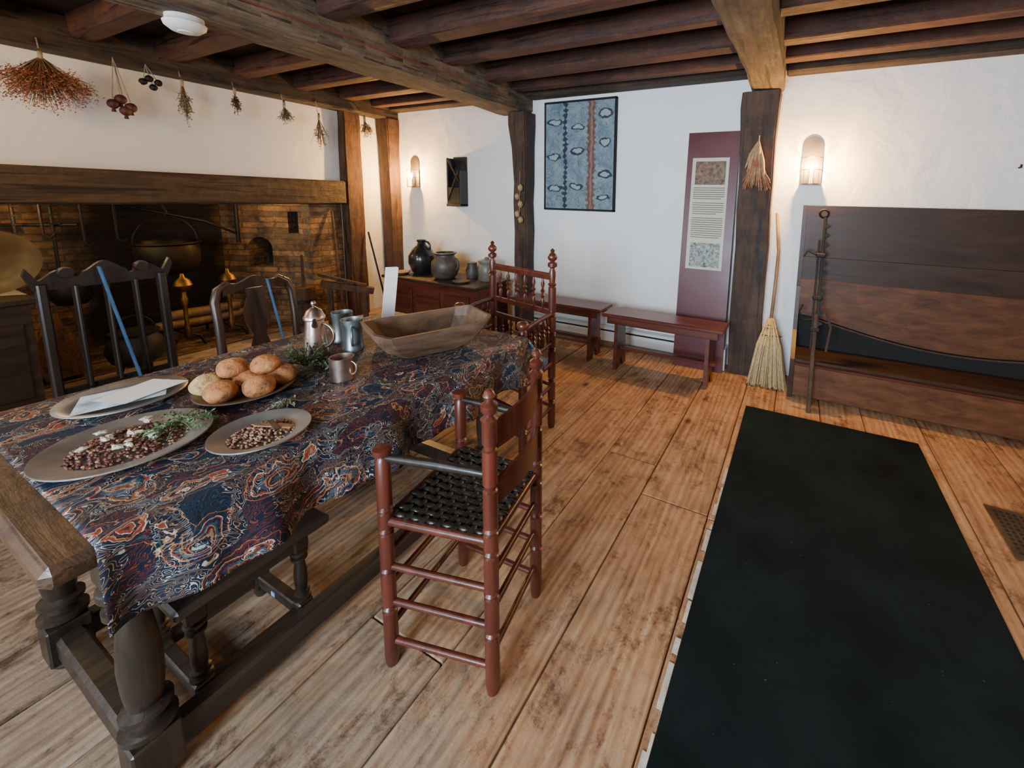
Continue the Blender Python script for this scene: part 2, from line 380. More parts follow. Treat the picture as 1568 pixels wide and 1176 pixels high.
    def prism(s,poly,o,ax,ay,th,mat):
        o=V(o);ax=V(ax);ay=V(ay);nn=ax.cross(ay).normalized()*th/2;n=len(poly)
        vs=[o+ax*a+ay*b+nn for a,b in poly]+[o+ax*a+ay*b-nn for a,b in poly]
        fs=[tuple(range(n)),tuple(range(2*n-1,n-1,-1))]
        fs+=[(i,i+n,(i+1)%n+n,(i+1)%n) for i in range(n)]
        s.add(vs,fs,mat)
    def grid(s,fn,nu,nv,mat,smooth=True):
        vs=[];uvs=[]
        for j in range(nv+1):
            for i in range(nu+1):
                p,uv=fn(i/nu,j/nv);vs.append(V(p));uvs.append(uv)
        b=[s.bm.verts.new(v) for v in vs];mi=s.mi(mat)
        for j in range(nv):
            for i in range(nu):
                ix=[j*(nu+1)+i,j*(nu+1)+i+1,(j+1)*(nu+1)+i+1,(j+1)*(nu+1)+i]
                f=s.bm.faces.new([b[k] for k in ix]);f.material_index=mi;f.smooth=smooth
                for l,k in zip(f.loops,ix):l[s.uv].uv=uvs[k]
    def done(s,recalc=True):
        if recalc:bmesh.ops.recalc_face_normals(s.bm,faces=s.bm.faces[:])
        for e in s.bm.edges:
            if len(e.link_faces)==2 and e.link_faces[0].smooth and e.calc_face_angle(0)>.8:e.smooth=False
        me=bpy.data.meshes.new(s.name);s.bm.to_mesh(me);s.bm.free()
        for k in s.m:me.materials.append(M[k])
        o=bpy.data.objects.new(s.name,me);bpy.context.collection.objects.link(o);return o
YB=3.74;XL=-4.82;XR=2.6;YF=-2.0;ZC=2.62
# ------------------------------------------------------------------ shell
b=MB("floor")
x=-5.8
while x<XR:
    w=random.choice([.22,.26,.29,.33]);x1=min(x+w,XR+.1)
    y=YF-random.uniform(0,2.5)
    while y<YB+.1:
        y1=y+random.uniform(2.6,4.4)
        if YB-y1<.8:y1=YB+.1
        g=random.choice([.002,.003,.004])
        b.bx(x+g,x1-.0025,max(y,YF)+.002,min(y1,YB+.1)-.002,-.03,random.uniform(-.0018,0),'floor',.004)
        y=y1
    x=x1
b.bx(-5.8,XR+.1,YF,YB+.1,-.08,-.03,'soot_and_dark',0)
b.done()
b=MB("wall_back");b.bx(XL-.15,XR+.12,YB,YB+.12,0,ZC+.05,'plaster',0);b.done()
b=MB("wall_right");b.bx(XR,XR+.12,YF,YB,0,ZC+.05,'plaster',0);b.done()
b=MB("wall_left")
b.bx(XL-.12,XL,YF,YB,1.33,ZC+.05,'plaster',0)
b.bx(XL-.12,XL,2.72,YB,0,1.33,'plaster',0)
b.bx(XL-.12,XL,YF,-.3,0,1.33,'plaster',0);b.done()
b=MB("wall_front")
wins=[(-3.4,-2.2),(-1.2,.2)]
xs=[XL]+[q for w in wins for q in w]+[XR]
for i in range(0,6,2):b.bx(xs[i],xs[i+1],YF-.12,YF,0,ZC+.05,'plaster',0)
for w in wins:
    b.bx(w[0],w[1],YF-.12,YF,0,.85,'plaster',0);b.bx(w[0],w[1],YF-.12,YF,2.1,ZC+.05,'plaster',0)
b.done()
for w in wins:
    b=MB("window_%d"%(wins.index(w)+1))
    for a,c in((w[0],w[0]+.05),(w[1]-.05,w[1]),((w[0]+w[1])/2-.03,(w[0]+w[1])/2+.03)):b.bx(a,c,YF-.1,YF-.03,.85,2.1,'oldpost')
    for z in(.85,1.25,1.65,2.05):b.bx(w[0],w[1],YF-.09,YF-.04,z,z+.05,'oldpost')
    b.done()
b=MB("ceiling")
x=XL-.1
while x<XR:
    x1=x+random.choice([.22,.28,.33]);b.bx(x+.002,x1-.002,YF,YB,ZC,ZC+.03,'ceil',.002);x=x1
b.done()
ys=[-1.7,-1.22,-.74,-.26,.22,.70,1.17,1.64,2.11,2.58,3.05,3.42]
for y in ys:
    b=MB("ceiling_joist")
    for x0,x1 in((XL+.2,-3.0),(-2.60,-.43),(-.19,XR)):
        b.box(((x0+x1)/2,y+random.uniform(-.02,.02),2.545),(x1-x0,.12+random.uniform(-.01,.01),.15),'joist',None,.008,.008)
    b.done()
def sway_beam(name,x0,x1,y0,y1,z0,z1,mat):
    b=MB(name);n=40
    def sec(t):
        y=y0+(y1-y0)*t;w=.008*math.sin(t*9)+.005*math.sin(t*23)
        c=.025;j=lambda:random.uniform(-.004,.004)
        pts=[(x0+w+j(),z0+c+j()),(x0+c+w+j(),z0+w*.5+j()),(x1-c+w+j(),z0-w*.5+j()),(x1+w+j(),z0+c+j()),(x1+w,z1),(x0+w,z1)]
        return [V((a,y,z)) for a,z in pts]
    S=[sec(i/n) for i in range(n+1)];vs=[p for q in S for p in q];fs=[]
    for i in range(n):
        for j in range(6):fs.append((i*6+j,i*6+(j+1)%6,(i+1)*6+(j+1)%6,(i+1)*6+j))
    fs.append(tuple(range(6)));fs.append(tuple(n*6+j for j in range(6)))
    b.add(vs,fs,mat)
    if x1<-2:
        b.tube([(x1+.011,y0+(y1-y0)*i/20,2.40+.008*math.sin(i*2.1)) for i in range(6,20)],.003,'wire',6)
    return b.done()
sway_beam("summer_beam",-3.0,-2.6,YF,YB,2.32,ZC,'oldbeam')
sway_beam("summer_beam",-.43,-.19,YF,YB,2.32,ZC,'oldbeam')
b=MB("wall_plate_beam");b.bx(XL,XL+.2,YF,YB,2.37,ZC,'plate',.015);b.done()
b=MB("girt_beam");b.bx(XL+.2,-3.01,YB-.14,YB,2.46,ZC,'girt',.012);b.bx(-2.59,-.44,YB-.14,YB,2.45,ZC,'girt',.012);b.bx(-.18,XR,YB-.14,YB,2.44,ZC,'girt',.012);b.done()
def post(name,x0,x1,y0,y1,zt,mat,flare=.05):
    b=MB(name);zs=[0,.25,.5,.8,1.1,1.4,1.6,zt-.35,zt-.12,zt];fl=[0,0,0,0,.002,.003,.004,.4*flare,flare,flare]
    vs=[];fs=[]
    for z,f in zip(zs,fl):
        j=random.uniform(-.007,.007)
        for a,c in((x0-f+j,y0-f),(x1+f*.6+j,y0-f),(x1+f*.6+j,y1),(x0-f+j,y1)):vs.append((max(a,XL),c,z))
    for i in range(len(zs)-1):
        for j in range(4):fs.append((i*4+j,i*4+(j+1)%4,i*4+4+(j+1)%4,i*4+4+j))
    fs+=[(0,1,2,3),tuple(len(zs)*4-4+j for j in range(4))]
    b.add(vs,fs,mat)
    bmesh.ops.bevel(b.bm,geom=[e for e in b.bm.edges if abs(e.verts[0].co.z-e.verts[1].co.z)>.05],offset=.012,segments=2,affect='EDGES')
    return b.done()
post("timber_post",-2.74,-2.58,YB-.15,YB,2.31,'oldpost',.04)
post("timber_post",-.47,-.22,YB-.17,YB,2.31,'oldpost',.02)
post("timber_post",XL+.02,XL+.19,YB-.15,YB,2.37,'warmpost',.03)
post("timber_post",XL,XL+.12,3.08,3.28,2.37,'warmpost',.0)
b=MB("baseboard_heater")
b.bx(-2.56,-.49,YB-.09,YB,.02,.19,'white',.006);b.bx(-2.52,-.55,YB-.093,YB-.085,.15,.165,'soot_and_dark',0)  # black strip painted in as the shade of the heater slot
b.bx(-.60,-.49,YB-.175,YB-.085,.0,.19,'white',.006);b.bx(-2.56,-.6,YB-.11,YB-.085,0,.05,'stick',.003)
b.done()
# ------------------------------------------------------------------ fireplace
b=MB("fireplace")
def quad(b,p,mat):b.add([V(q) for q in p],[(0,1,2,3)],mat)
XB=-5.72
quad(b,[(XB,-.1,0),(XB,2.3,0),(XB,2.3,1.9),(XB,-.1,1.9)],'brickS')
p0=V((XL-.12,2.72,0));p1=V((XB,2.3,0));dj=(p1-p0);LJ=dj.length;dj.normalize()
nj=V((dj.y,-dj.x,0));nj=nj if nj.y<0 else -nj
def jp(u,z,o=0):return p0+dj*u+V((0,0,z))+nj*o
ov0,ov1,ozb,ozt=.36,.62,.62,.86
ni0,ni1,nzb,nzt=.06,.17,1.0,1.24
def rect(u0,u1,z0,z1,mat='brickJ',o=0):quad(b,[jp(u0,z0,o),jp(u1,z0,o),jp(u1,z1,o),jp(u0,z1,o)],mat)
rect(0,ni0,0,1.9);rect(ni0,ni1,0,nzb);rect(ni0,ni1,nzt,1.9);rect(ni1,ov0,0,1.9)
rect(ov0,ov1,0,ozb);rect(ov1,LJ,0,1.9);rect(ov0,ov1,ozt+.12,1.9)
n=8
for i in range(n):
    a0=math.pi*i/n;a1=math.pi*(i+1)/n;cx=(ov0+ov1)/2;r=(ov1-ov0)/2
    ua,za=cx-r*math.cos(a0),ozt-.03+r*.95*math.sin(a0);ub,zb=cx-r*math.cos(a1),ozt-.03+r*.95*math.sin(a1)
    quad(b,[jp(ua,za),jp(ub,zb),jp(ub,ozt+.12),jp(ua,ozt+.12)],'brickJ')
    quad(b,[jp(ua,za),jp(ub,zb),jp(ub,zb,-.3),jp(ua,za,-.3)],'brickY')
rect(ov0-.05,ov1+.05,ozb-.05,ozt+.2,'soot_and_dark',-.3);rect(ni0-.02,ni1+.02,nzb-.05,nzt+.05,'soot_and_dark',-.12)
for (u0,u1,z0,z1,dp) in((ni0,ni1,nzb,nzt,.12),(ov0,ov1,ozb,ozt,.3)):
    quad(b,[jp(u0,z0),jp(u0,z1),jp(u0,z1,-dp),jp(u0,z0,-dp)],'brickY');quad(b,[jp(u1,z0),jp(u1,z1),jp(u1,z1,-dp),jp(u1,z0,-dp)],'brickY')
    quad(b,[jp(u0,z0),jp(u1,z0),jp(u1,z0,-dp),jp(u0,z0,-dp)],'brickY')
quad(b,[(XL-.12,-.3,0),(XB,-.1,0),(XB,-.1,1.9),(XL-.12,-.3,1.9)],'brickJ')
quad(b,[(XL-.12,-.3,1.9),(XB,-.1,1.9),(XB,2.3,1.9),(XL-.12,2.72,1.9)],'soot_and_dark')
quad(b,[(XB,-.3,.003),(XL+.0,-.3,.003),(XL+.0,2.72,.003),(XB,2.3,.003)],'brickF')
b.bx(XL-.13,XL+.02,2.70,3.06,0,1.33,'brickY',.01)
b.done(False)
b=MB("mantel_beam");b.box((XL+.03,1.0,1.46),(.24,4.1,.26),'mantel',None,.015);b.done()
b=MB("hanging_kettle")
c=V((-5.2,1.68,.68))
b.lathe(c,c+V((0,0,1)),[(0,.02),(.0,.12),(.03,.18),(.1,.215),(.22,.225),(.27,.215),(.285,.235),(.30,.235),(.30,.215),(.27,.2),(.1,.19),(.03,.1)],'potm',28,False)
b.tube([c+V((0,.22*math.cos(a),.28+.25*math.sin(a))) for a in[math.pi*i/12 for i in range(13)]],.007,'iron')
b.tube([c+V((0,0,.53)),c+V((.01,.02,.57)),c+V((0,0,.62)),c+V((0,0,.75))],.009,'iron')
b.tube([(-5.2,.9,1.43),(-5.2,1.9,1.43),(-5.45,2.32,1.43)],.016,'iron');b.tube([(-5.2,1.0,1.43),(-5.3,2.0,1.15),(-5.45,2.32,1.0)],.012,'iron')
b.tube([(-5.45,2.33,.9),(-5.45,2.33,1.5)],.02,'iron')
for yy,zl in((1.2,.98),(1.0,1.06),(1.38,1.0)):
    b.tube([(-5.2,yy,1.43),(-5.2,yy,zl+.03),(-5.18,yy+.03,zl),(-5.2,yy+.06,zl+.03)],.009,'iron')
b.done()
b=MB("trammel_hooks")
b.tube([(-5.35,.6,1.40),(-5.35,1.25,1.40)],.014,'iron')
for yy,zl in((.72,.75),(.9,.85),(1.08,.7)):
    b.tube([(-5.35,yy,1.40),(-5.35,yy,zl+.05),(-5.33,yy+.04,zl),(-5.35,yy+.08,zl+.05)],.011,'iron')
    for i in range(5):b.box((-5.34,yy+.015,1.3-i*.07),(.01,.05,.012),'iron',None,.001)
b.lathe((-5.33,1.12,.70),(-5.33,1.12,.50),[(0,.09),(.2,.11),(.7,.12),(1,.08)],'iron',20)
b.tube([(-5.6,.8,1.15),(-5.3,1.2,1.15)],.013,'iron')
b.done()
for y in(1.69,2.02):
    b=MB("andiron");p=V((-5.0,y,0))
    b.lathe(p+V((0,0,.1)),p+V((0,0,.7)),[(0,.02),(.1,.03),(.2,.016),(.5,.016),(.6,.03),(.65,.018),(.72,.018),(.76,.05),(.82,.068),(.9,.05),(.94,.02),(1,.012)],'brass',18)
    b.tube([p+V((0,-.12,.01)),p+V((0,-.08,.1)),p+V((0,0,.14)),p+V((0,.08,.1)),p+V((0,.12,.01))],.014,'iron')
    b.tube([p+V((0,0,.13)),p+V((-.5,0,.13)),p+V((-.52,0,.01))],.014,'iron');b.done()
b=MB("firewood_stack")
for i in range(9):
    y=1.56+.1*(i%5);z=.19+.085*(i//5)
    b.lathe((-5.25,y+.05*(i//5),z),(-5.2,y+.32,z+.0),[(0,.04),(.5,.045),(1,.04)],'stick',9)
b.done()
b=MB("iron_cooking_pot")
c=V((-4.62,1.25,.0));b.lathe(c+V((0,0,.08)),c+V((0,0,1)),[(0,.08),(.04,.14),(.12,.17),(.2,.15),(.24,.12),(.26,.14),(.27,.14),(.26,.11)],'iron',24,False)
for a in(0,2.1,4.2):b.lathe(c+V((.1*math.cos(a),.1*math.sin(a),0.0)),c+V((.08*math.cos(a),.08*math.sin(a),.12)),[(0,.012),(1,.02)],'iron',8)
b.tube([c+V((0,.12*math.cos(a),.33+.14*math.sin(a))) for a in[math.pi*i/12 for i in range(13)]],.006,'iron');b.done()
b=MB("bellows_board");b.prism([(-.1,0),(.1,0),(.13,.12),(.12,.25),(.05,.36),(.02,.5),(-.02,.5),(-.05,.36),(-.12,.25),(-.13,.12)],(-4.9,.95,.02),(0,1,0),(-.35,0,.94),.06,'warmpost');b.done()
b=MB("butter_churn");p=V((-4.66,2.52,0.004))
b.lathe(p,p+V((0,0,1)),[(0,.12),(.4,.09),(.42,.1),(.46,.1),(.46,.02),(.8,.012)],'warmpost',20,False)
for z in(.06,.3):b.lathe(p+V((0,0,z)),p+V((0,0,z+.03)),[(0,.122-z*.05),(1,.122-z*.05)],'iron',20)
b.done()
b=MB("fireplace_peel");b.tube([(-4.45,2.80,.0),(-4.77,2.93,1.25)],.012,'warmpost');b.prism([(-.05,0),(.05,0),(.06,.22),(-.06,.22)],(-4.45,2.80,.01),(0,1,0),(-.25,.1,.96),.012,'warmpost');b.done()
b=MB("iron_shovel");b.tube([(-4.45,3.35,.0),(-4.66,3.28,1.0)],.01,'iron');b.prism([(-.06,0),(.06,0),(.05,.16),(-.05,.16)],(-4.45,3.35,.01),(0,1,0),(-.22,0,.97),.008,'iron');b.done()
b=MB("flax_brake")
b.beam((-4.42,2.55,.52),(-4.15,2.95,.40),.07,.07,'warmpost');b.beam((-4.42,2.53,.62),(-4.2,2.88,.47),.05,.03,'warmpost')
for p in((-4.38,2.62),(-4.2,2.88)):
    b.beam((p[0]-.08,p[1]+.06,0.01),(p[0],p[1],.48),.045,.045,'warmpost');b.beam((p[0]+.08,p[1]-.06,0.01),(p[0],p[1],.48),.045,.045,'warmpost')
b.done()
b=MB("side_cabinet")
b.bx(-4.75,-4.2,-.4,.72,.06,.74,'tdark',.006);b.bx(-4.77,-4.17,-.43,.75,.74,.77,'tdark',.006)
for y in(-.1,.38):b.bx(-4.205,-4.19,y,y+.3,.15,.62,'tdark',.006)
for y in(-.36,.68):
    for x in(-4.72,-4.24):b.bx(x-.03,x+.03,y-.03,y+.03,0,.08,'tdark')
b.done()
b=MB("brass_platter");c=V((-4.42,.62,.985));d=V((-.97,0,.24)).normalized()
b.lathe(c+d*.01,c-d,[(0,.0),(0,.13),(.012,.15),(.02,.21),(.026,.21),(.016,.15),(.006,.13),(.006,.0)],'platter',40,False)
b.done()
# ------------------------------------------------------------------ table
TX0,TX1,TY0,TY1=-2.19,-1.195,.165,1.66
def turned(b,x,y,z0,z1,r,mat,blk=.045,bh=.13,bt=.12):
    b.bx(x-blk,x+blk,y-blk,y+blk,z0+.03,z0+bh,mat,.005)
    b.lathe((x,y,z0),(x,y,z0+.035),[(0,blk*.7),(.5,blk*.95),(1,blk*.8)],mat,16)
    b.bx(x-blk,x+blk,y-blk,y+blk,z1-bt,z1,mat,.005)
    b.lathe((x,y,z0+bh),(x,y,z1-bt),[(0,r*.8),(.03,r*1.15),(.06,r*1.15),(.08,r*.7),(.12,r*.65),(.14,r*1.05),(.17,r*1.05),(.19,r*.7),(.3,r*.82),(.45,r*.88),(.6,r*.8),(.76,r*.62),(.79,r*.58),(.81,r*1.05),(.85,r*1.05),(.87,r*.7),(.91,r*.7),(.93,r*1.15),(.97,r*1.15),(1,r*.8)],mat,24)
b=MB("dining_table")
b.bx(TX0,TX1,TY0,.262,.700,.748,'ttop',.016);b.bx(TX0,TX1,.264,TY1-.02,.71,.748,'ttop',.008)
LX=(-1.93,-1.33);LY=(.30,1.50)
for x in LX:
    for y in LY:turned(b,x,y,0,.71,.045,'tdarkz',.045,.15,.14)
for x in LX:
    b.bx(x-.025,x+.025,LY[0],LY[1],.6,.71,'tdark');b.bx(x-.03,x+.03,LY[0],LY[1],.05,.12,'tdark',.01)
for y in LY:
    b.bx(LX[0],LX[1],y-.025,y+.025,.6,.71,'tdark');b.bx(LX[0],LX[1],y-.03,y+.03,.05,.12,'tdark',.01)
b.done()
def clothf(x0,x1,y0,y1,dr,dl,df,z=.7505):
    def fn(u,v):
        U=x0-dl+(x1-x0+dl+dr)*u;W=y0+(y1-y0+df)*v
        du=max(0,U-x1);dl_=max(0,x0-U);dw=max(0,W-y1)
        d=max(du,dl_,dw);x=min(max(U,x0),x1);y=min(W,y1)
        zz=z-d+.0025*math.sin(U*9+W*4)*math.sin(W*7)*(0 if d>0 else 1)+.0025
        wav=d*(.16+.13*math.sin(W*17)+.07*math.sin(W*37+1))
        mn=min(max(du,dl_),dw)
        if du>0:x+=.004+wav+mn*.3
        if dl_>0:x-=.004+wav+mn*.3
        if dw>0:y+=.004+d*(.14+.1*math.sin(U*15))+mn*.3
        return (x,y,zz),(U*1.0,W*1.0)
    return fn
b=MB("paisley_tablecloth");b.grid(clothf(TX0-.005,TX1+.005,.232,TY1,.195,.15,.16),110,120,'cloth')
o=b.done();md=o.modifiers.new("s","SOLIDIFY");md.thickness=.002;md.offset=1
CT=.7575
def plate(name,x,y,r,mat='pewter',deep=.012):
    b=MB(name);c=V((x,y,CT))
    b.lathe(c,c+V((0,0,1)),[(0,0.001),(0,r*.62),(deep*.7,r*.74),(deep+.004,r),(deep+.008,r),(deep,r*.75),(.003,r*.62),(.003,0.001)],mat,48,False)
    return b
def heap(b,x,y,r,n,mats,h=.015,s=.006,z=CT+.004):
    for i in range(n):
        a=random.uniform(0,6.283);q=r*math.sqrt(random.random())
        zz=z+h*(1-(q/r)**2)*random.uniform(.5,1)
        b.ell((x+q*math.cos(a),y+q*math.sin(a),zz),(s*random.uniform(.7,1.2),s*random.uniform(.6,1),s*.6),random.choice(mats),6,4)
def sprig(b,p,L,mat,n=14,spread=.5,up=.3,leaf=.012,zmin=CT+.001):
    p=V(p)
    cl=lambda q:V((q.x,q.y,max(q.z,zmin)))
    for i in range(n):
        a=random.uniform(0,6.283);d=V((math.cos(a)*spread,math.sin(a)*spread,up*random.uniform(.3,1.2)));
        pts=[cl(p+d*L*t+V((0,0,-.25*L*t*t))) for t in(0,.33,.66,1)]
        b.tube(pts,.0012,mat,4)
        for q in range(12):
            t=random.uniform(.2,1);o=p+d*L*t+V((0,0,-.25*L*t*t))
            r=V([random.uniform(-1,1) for _ in range(3)])*leaf;r2=V([random.uniform(-1,1) for _ in range(3)])*leaf*.5
            b.add([cl(o),cl(o+r+r2),cl(o+r*1.6),cl(o+r-r2)],[(0,1,2,3)],mat)
b=plate("pewter_plate",-1.59,.395,.168);heap(b,-1.59,.395,.122,700,['grain','grain','grain2','pom','grain'],.022,.0055)
for i in range(14):
    a=random.uniform(0,6.28);q=random.uniform(.0,.10);b.ell((-1.61+q*math.cos(a),.41+q*math.sin(a),CT+.023),(random.uniform(.008,.022),random.uniform(.006,.014),.005),'cream',9,5,.35)
sprig(b,(-1.56,.49,CT+.03),.10,'herb',26,.8,.25,.007);b.done(False)
b=plate("pewter_plate",-1.34,.585,.118);heap(b,-1.34,.585,.08,420,['grain2','grain2','grain'],.012,.0048)
b.beam((-1.38,.59,CT+.020),(-1.27,.63,CT+.024),.018,.004,'stick',.001);b.beam((-1.37,.62,CT+.020),(-1.29,.60,CT+.026),.014,.004,'warmpost',.001);b.done(False)
b=plate("pewter_plate",-1.96,.49,.15)
b.add([V(q) for q in[(-2.06,.42,CT+.017),(-1.9,.36,CT+.02),(-1.84,.55,CT+.022),(-2.0,.61,CT+.018)]],[(0,1,2,3)],'paperB')
b.add([V(q) for q in[(-1.97,.42,CT+.024),(-1.85,.46,CT+.027),(-1.90,.63,CT+.026),(-2.03,.58,CT+.023)]],[(0,1,2,3)],'paper')
b.done(False)
b=plate("bread_plate",-1.695,.71,.14,'bowl')
rp=[(-1.765,.63),(-1.665,.625),(-1.785,.72),(-1.69,.715),(-1.605,.705),(-1.74,.80),(-1.645,.795)]
for i,(x,y) in enumerate(rp):b.ell((x,y,CT+.040),(.047,.045,.036),'breadL' if i in(0,2) else 'bread',28,18,.006,None,.03)
for x,y in((-1.725,.685),(-1.665,.755)):b.ell((x,y,CT+.088),(.045,.042,.033),'bread',28,18,.006,None,.035)
b.done(False)
b=MB("fresh_herb_bunch");sprig(b,(-1.73,.92,CT+.008),.11,'herb',40,.6,.9,.008);sprig(b,(-1.65,.95,CT+.008),.08,'herb',16,.7,.6,.008);b.done(False)
b=MB("dried_herb_sprigs");sprig(b,(-1.93,.74,CT+.006),.10,'drygrey',20,.9,.22,.007);sprig(b,(-1.47,.72,CT+.006),.05,'drygrey',10,.9,.22,.006);b.done(False)
b=MB("wooden_dough_bowl")
def tray(cx,cy,L,W,z0,h,ang,mat):
    R=Matrix.Rotation(ang,3,'Z')
    def ring(l,w,z,c=.20):
        k=[(l/2,-w/2*(1-c*1.5)),(l/2,w/2*(1-c*1.5)),(l/2*(1-c),w/2),(-l/2*(1-c),w/2),(-l/2,w/2*(1-c*1.5)),(-l/2,-w/2*(1-c*1.5)),(-l/2*(1-c),-w/2),(l/2*(1-c),-w/2)]
        return [V((cx,cy,0))+R@V((a,d,z+(.012 if abs(a)>l/2*.9 and z>z0+h*.9 else 0))) for a,d in k]
    rs=[ring(L*.5,W*.45,z0),ring(L*.78,W*.72,z0+h*.35),ring(L*.95,W*.94,z0+h*.8),ring(L,W,z0+h),ring(L*.95,W*.92,z0+h),ring(L*.88,W*.84,z0+h*.72),ring(L*.72,W*.66,z0+h*.3),ring(L*.5,W*.4,z0+.018)]
    vs=[p for r in rs for p in r];fs=[]
    for i in range(len(rs)-1):
        for j in range(8):fs.append((i*8+j,i*8+(j+1)%8,(i+1)*8+(j+1)%8,(i+1)*8+j))
    fs.append(tuple(range(8)));fs.append(tuple(len(rs)*8-8+j for j in range(8)))
    b.add(vs,fs,mat,False)
tray(-1.48,1.31,.50,.34,CT,.13,math.radians(67),'bowl');b.done()
def vessel(name,x,y,z,prof,mat,handle=None,seg=28,extra=None):
    b=MB(name);c=V((x,y,z));b.lathe(c,c+V((0,0,1)),prof,mat,seg,False)
    if handle:
        a,r,z0,z1,o,th=handle;d=V((math.cos(a),math.sin(a),0))
        b.tube([c+d*(r+o*math.sin(t))+V((0,0,z0+(z1-z0)*(1-math.cos(t))/2)) for t in[math.pi*i/10 for i in range(11)]],th,mat)
    if extra:extra(b,c)
    return b.done()
def lid(b,c):
    b.ell(c+V((0,0,.235)),(.010,.010,.012),'copper',10,6)
    b.tube([c+V((.035,-.02,.15)),c+V((.065,-.035,.175)),c+V((.07,-.04,.185))],[.012,.009,.006],'copper')
vessel("copper_coffee_pot",-1.80,1.005,CT,[(0,.001),(0,.047),(.01,.05),(.06,.046),(.13,.038),(.165,.034),(.17,.040),(.18,.040),(.185,.036),(.205,.028),(.22,.008),(.225,.001)],'copper',(.4,.036,.05,.15,.045,.005),extra=lid)
MP=[(0,.001),(0,.045),(.012,.046),(.02,.041),(.10,.040),(.125,.044),(.14,.045),(.14,.040),(.12,.038),(.02,.036),(.015,.001)]
vessel("pewter_mug",-1.91,1.19,CT,MP,'mugm',(2.4,.04,.03,.115,.04,.005))
vessel("pewter_mug",-1.765,1.14,CT,MP,'mugm',(-.6,.04,.03,.115,.04,.005))
vessel("copper_cup",-1.51,.93,CT,[(0,.001),(0,.040),(.085,.042),(.085,.038),(.006,.036),(.006,.001)],'copper',(.3,.04,.02,.07,.02,.004))
b=MB("folded_card_sign")
c=V((-1.93,1.44,CT))
b.prism([(-.05,0),(.05,0),(.11,.31),(.01,.31)],c,(.25,.55,0),(0,0,1),.003,'paper')
b.prism([(-.05,0),(.05,0),(.11,.31),(.01,.31)],c+V((-.03,.02,0)),(.35,.45,0),(0,0,1),.003,'paper')
b.done(False)
b=MB("joint_stool")
sx0,sx1,sy0,sy1=-1.66,-1.395,.42,.68
b.bx(sx0-.05,-1.315,sy0-.06,sy1+.06,.375,.405,'tdark',.008);b.bx(sx0,sx1,sy0-.015,sy0+.015,.30,.375,'tdark');b.bx(sx0,sx1,sy1-.015,sy1+.015,.30,.375,'tdark')
b.bx(sx0-.015,sx0+.015,sy0,sy1,.30,.375,'tdark');b.bx(sx1-.015,sx1+.015,sy0,sy1,.30,.375,'tdark')
for x in(sx0,sx1):
    for y in(sy0,sy1):turned(b,x,y,0,.375,.022,'tdarkz',.022,.11,.08)
for x in(sx0,sx1):b.bx(x-.016,x+.016,sy0,sy1,.05,.09,'tdark')
for y in(sy0,sy1):b.bx(sx0,sx1,y-.016,y+.016,.05,.09,'tdark')
b.bx(-1.55,-1.53,sy1-.019,sy1-.0165,.063,.077,'tag',0)
b.done()
# ------------------------------------------------------------------ near chair
b=MB("child_high_armchair")
A=V((-1.04,.74,0));B_=V((-.71,.82,0));C_=V((-.77,1.13,0));D=V((-1.10,1.11,0));Z=V((0,0,1))
def P4(p,h,mat,fin=True,r=.021):
    pr=[(0,r*.8),(.03,r)]
    for z in(.2,.33,.46,.53):
        if z<h-.1:pr+=[(z-.012,r),(z-.008,r*.75),(z,r*1.05),(z+.008,r*.75),(z+.012,r)]
    if fin:
        for z in(.66,.78):pr+=[(z-.01,r),(z-.006,r*.75),(z+.006,r*.75),(z+.01,r)]
        pr+=[(h-.09,r),(h-.085,r*1.15),(h-.075,r*.6),(h-.06,r*1.1),(h-.045,r*1.1),(h-.035,r*.5),(h-.02,r*.85),(h-.008,r*.6),(h,.002)]
    else:pr+=[(h-.04,r),(h-.03,r*.7),(h-.02,r*1.25),(h-.004,r*1.25),(h,r*.8)]
    b.lathe(p,p+Z,pr,mat,18,False)
P4(A,.725,'cherry',False);P4(D,.725,'cherry',False);P4(B_,.945,'cherry');P4(C_,.945,'cherry')
for z in(.085,.22,.34):
    b.tube([A+Z*z,B_+Z*z],.010,'cherry')
for z in(.13,.27,.38):b.tube([B_+Z*z,C_+Z*z],.010,'cherry');b.tube([A+Z*z,D+Z*z],.010,'cherry')
for z in(.085,.22,.34):b.tube([D+Z*z,C_+Z*z],.010,'cherry')
for p,q in((A,B_),(B_,C_),(C_,D),(D,A)):b.tube([p+Z*.49,q+Z*.49],.013,'cherry')
for p,q in((A,B_),(D,C_)):b.tube([p+Z*.692,p+Z*.697+(q-p)*.5,q+Z*.695],[.011,.014,.011],'black')
def slat(p,q,z0,z1,bow,mat):
    d=q-p;n=V((d.y,-d.x,0)).normalized()
    def sf(off,zf):
        def fn(u,v):
            o=p+d*u+n*(bow*math.sin(math.pi*u)+(off if off is not None else .009*v));top=z1+.018*math.sin(math.pi*u)
            zz=z0+(top-z0)*v if zf is None else (z0 if zf==0 else top)
            return o+Z*zz,(u,v)
        return fn
    b.grid(sf(0,None),12,2,mat);b.grid(sf(.009,None),12,2,mat)
    b.grid(sf(None,0),12,1,mat);b.grid(sf(None,1),12,1,mat)
slat(B_,C_,.765,.84,.03,'cherry');slat(B_,C_,.60,.67,.03,'cherry')
n1,n2=13,12
def sp(u,v):return (A*(1-u)+B_*u)*(1-v)+(D*(1-u)+C_*u)*v
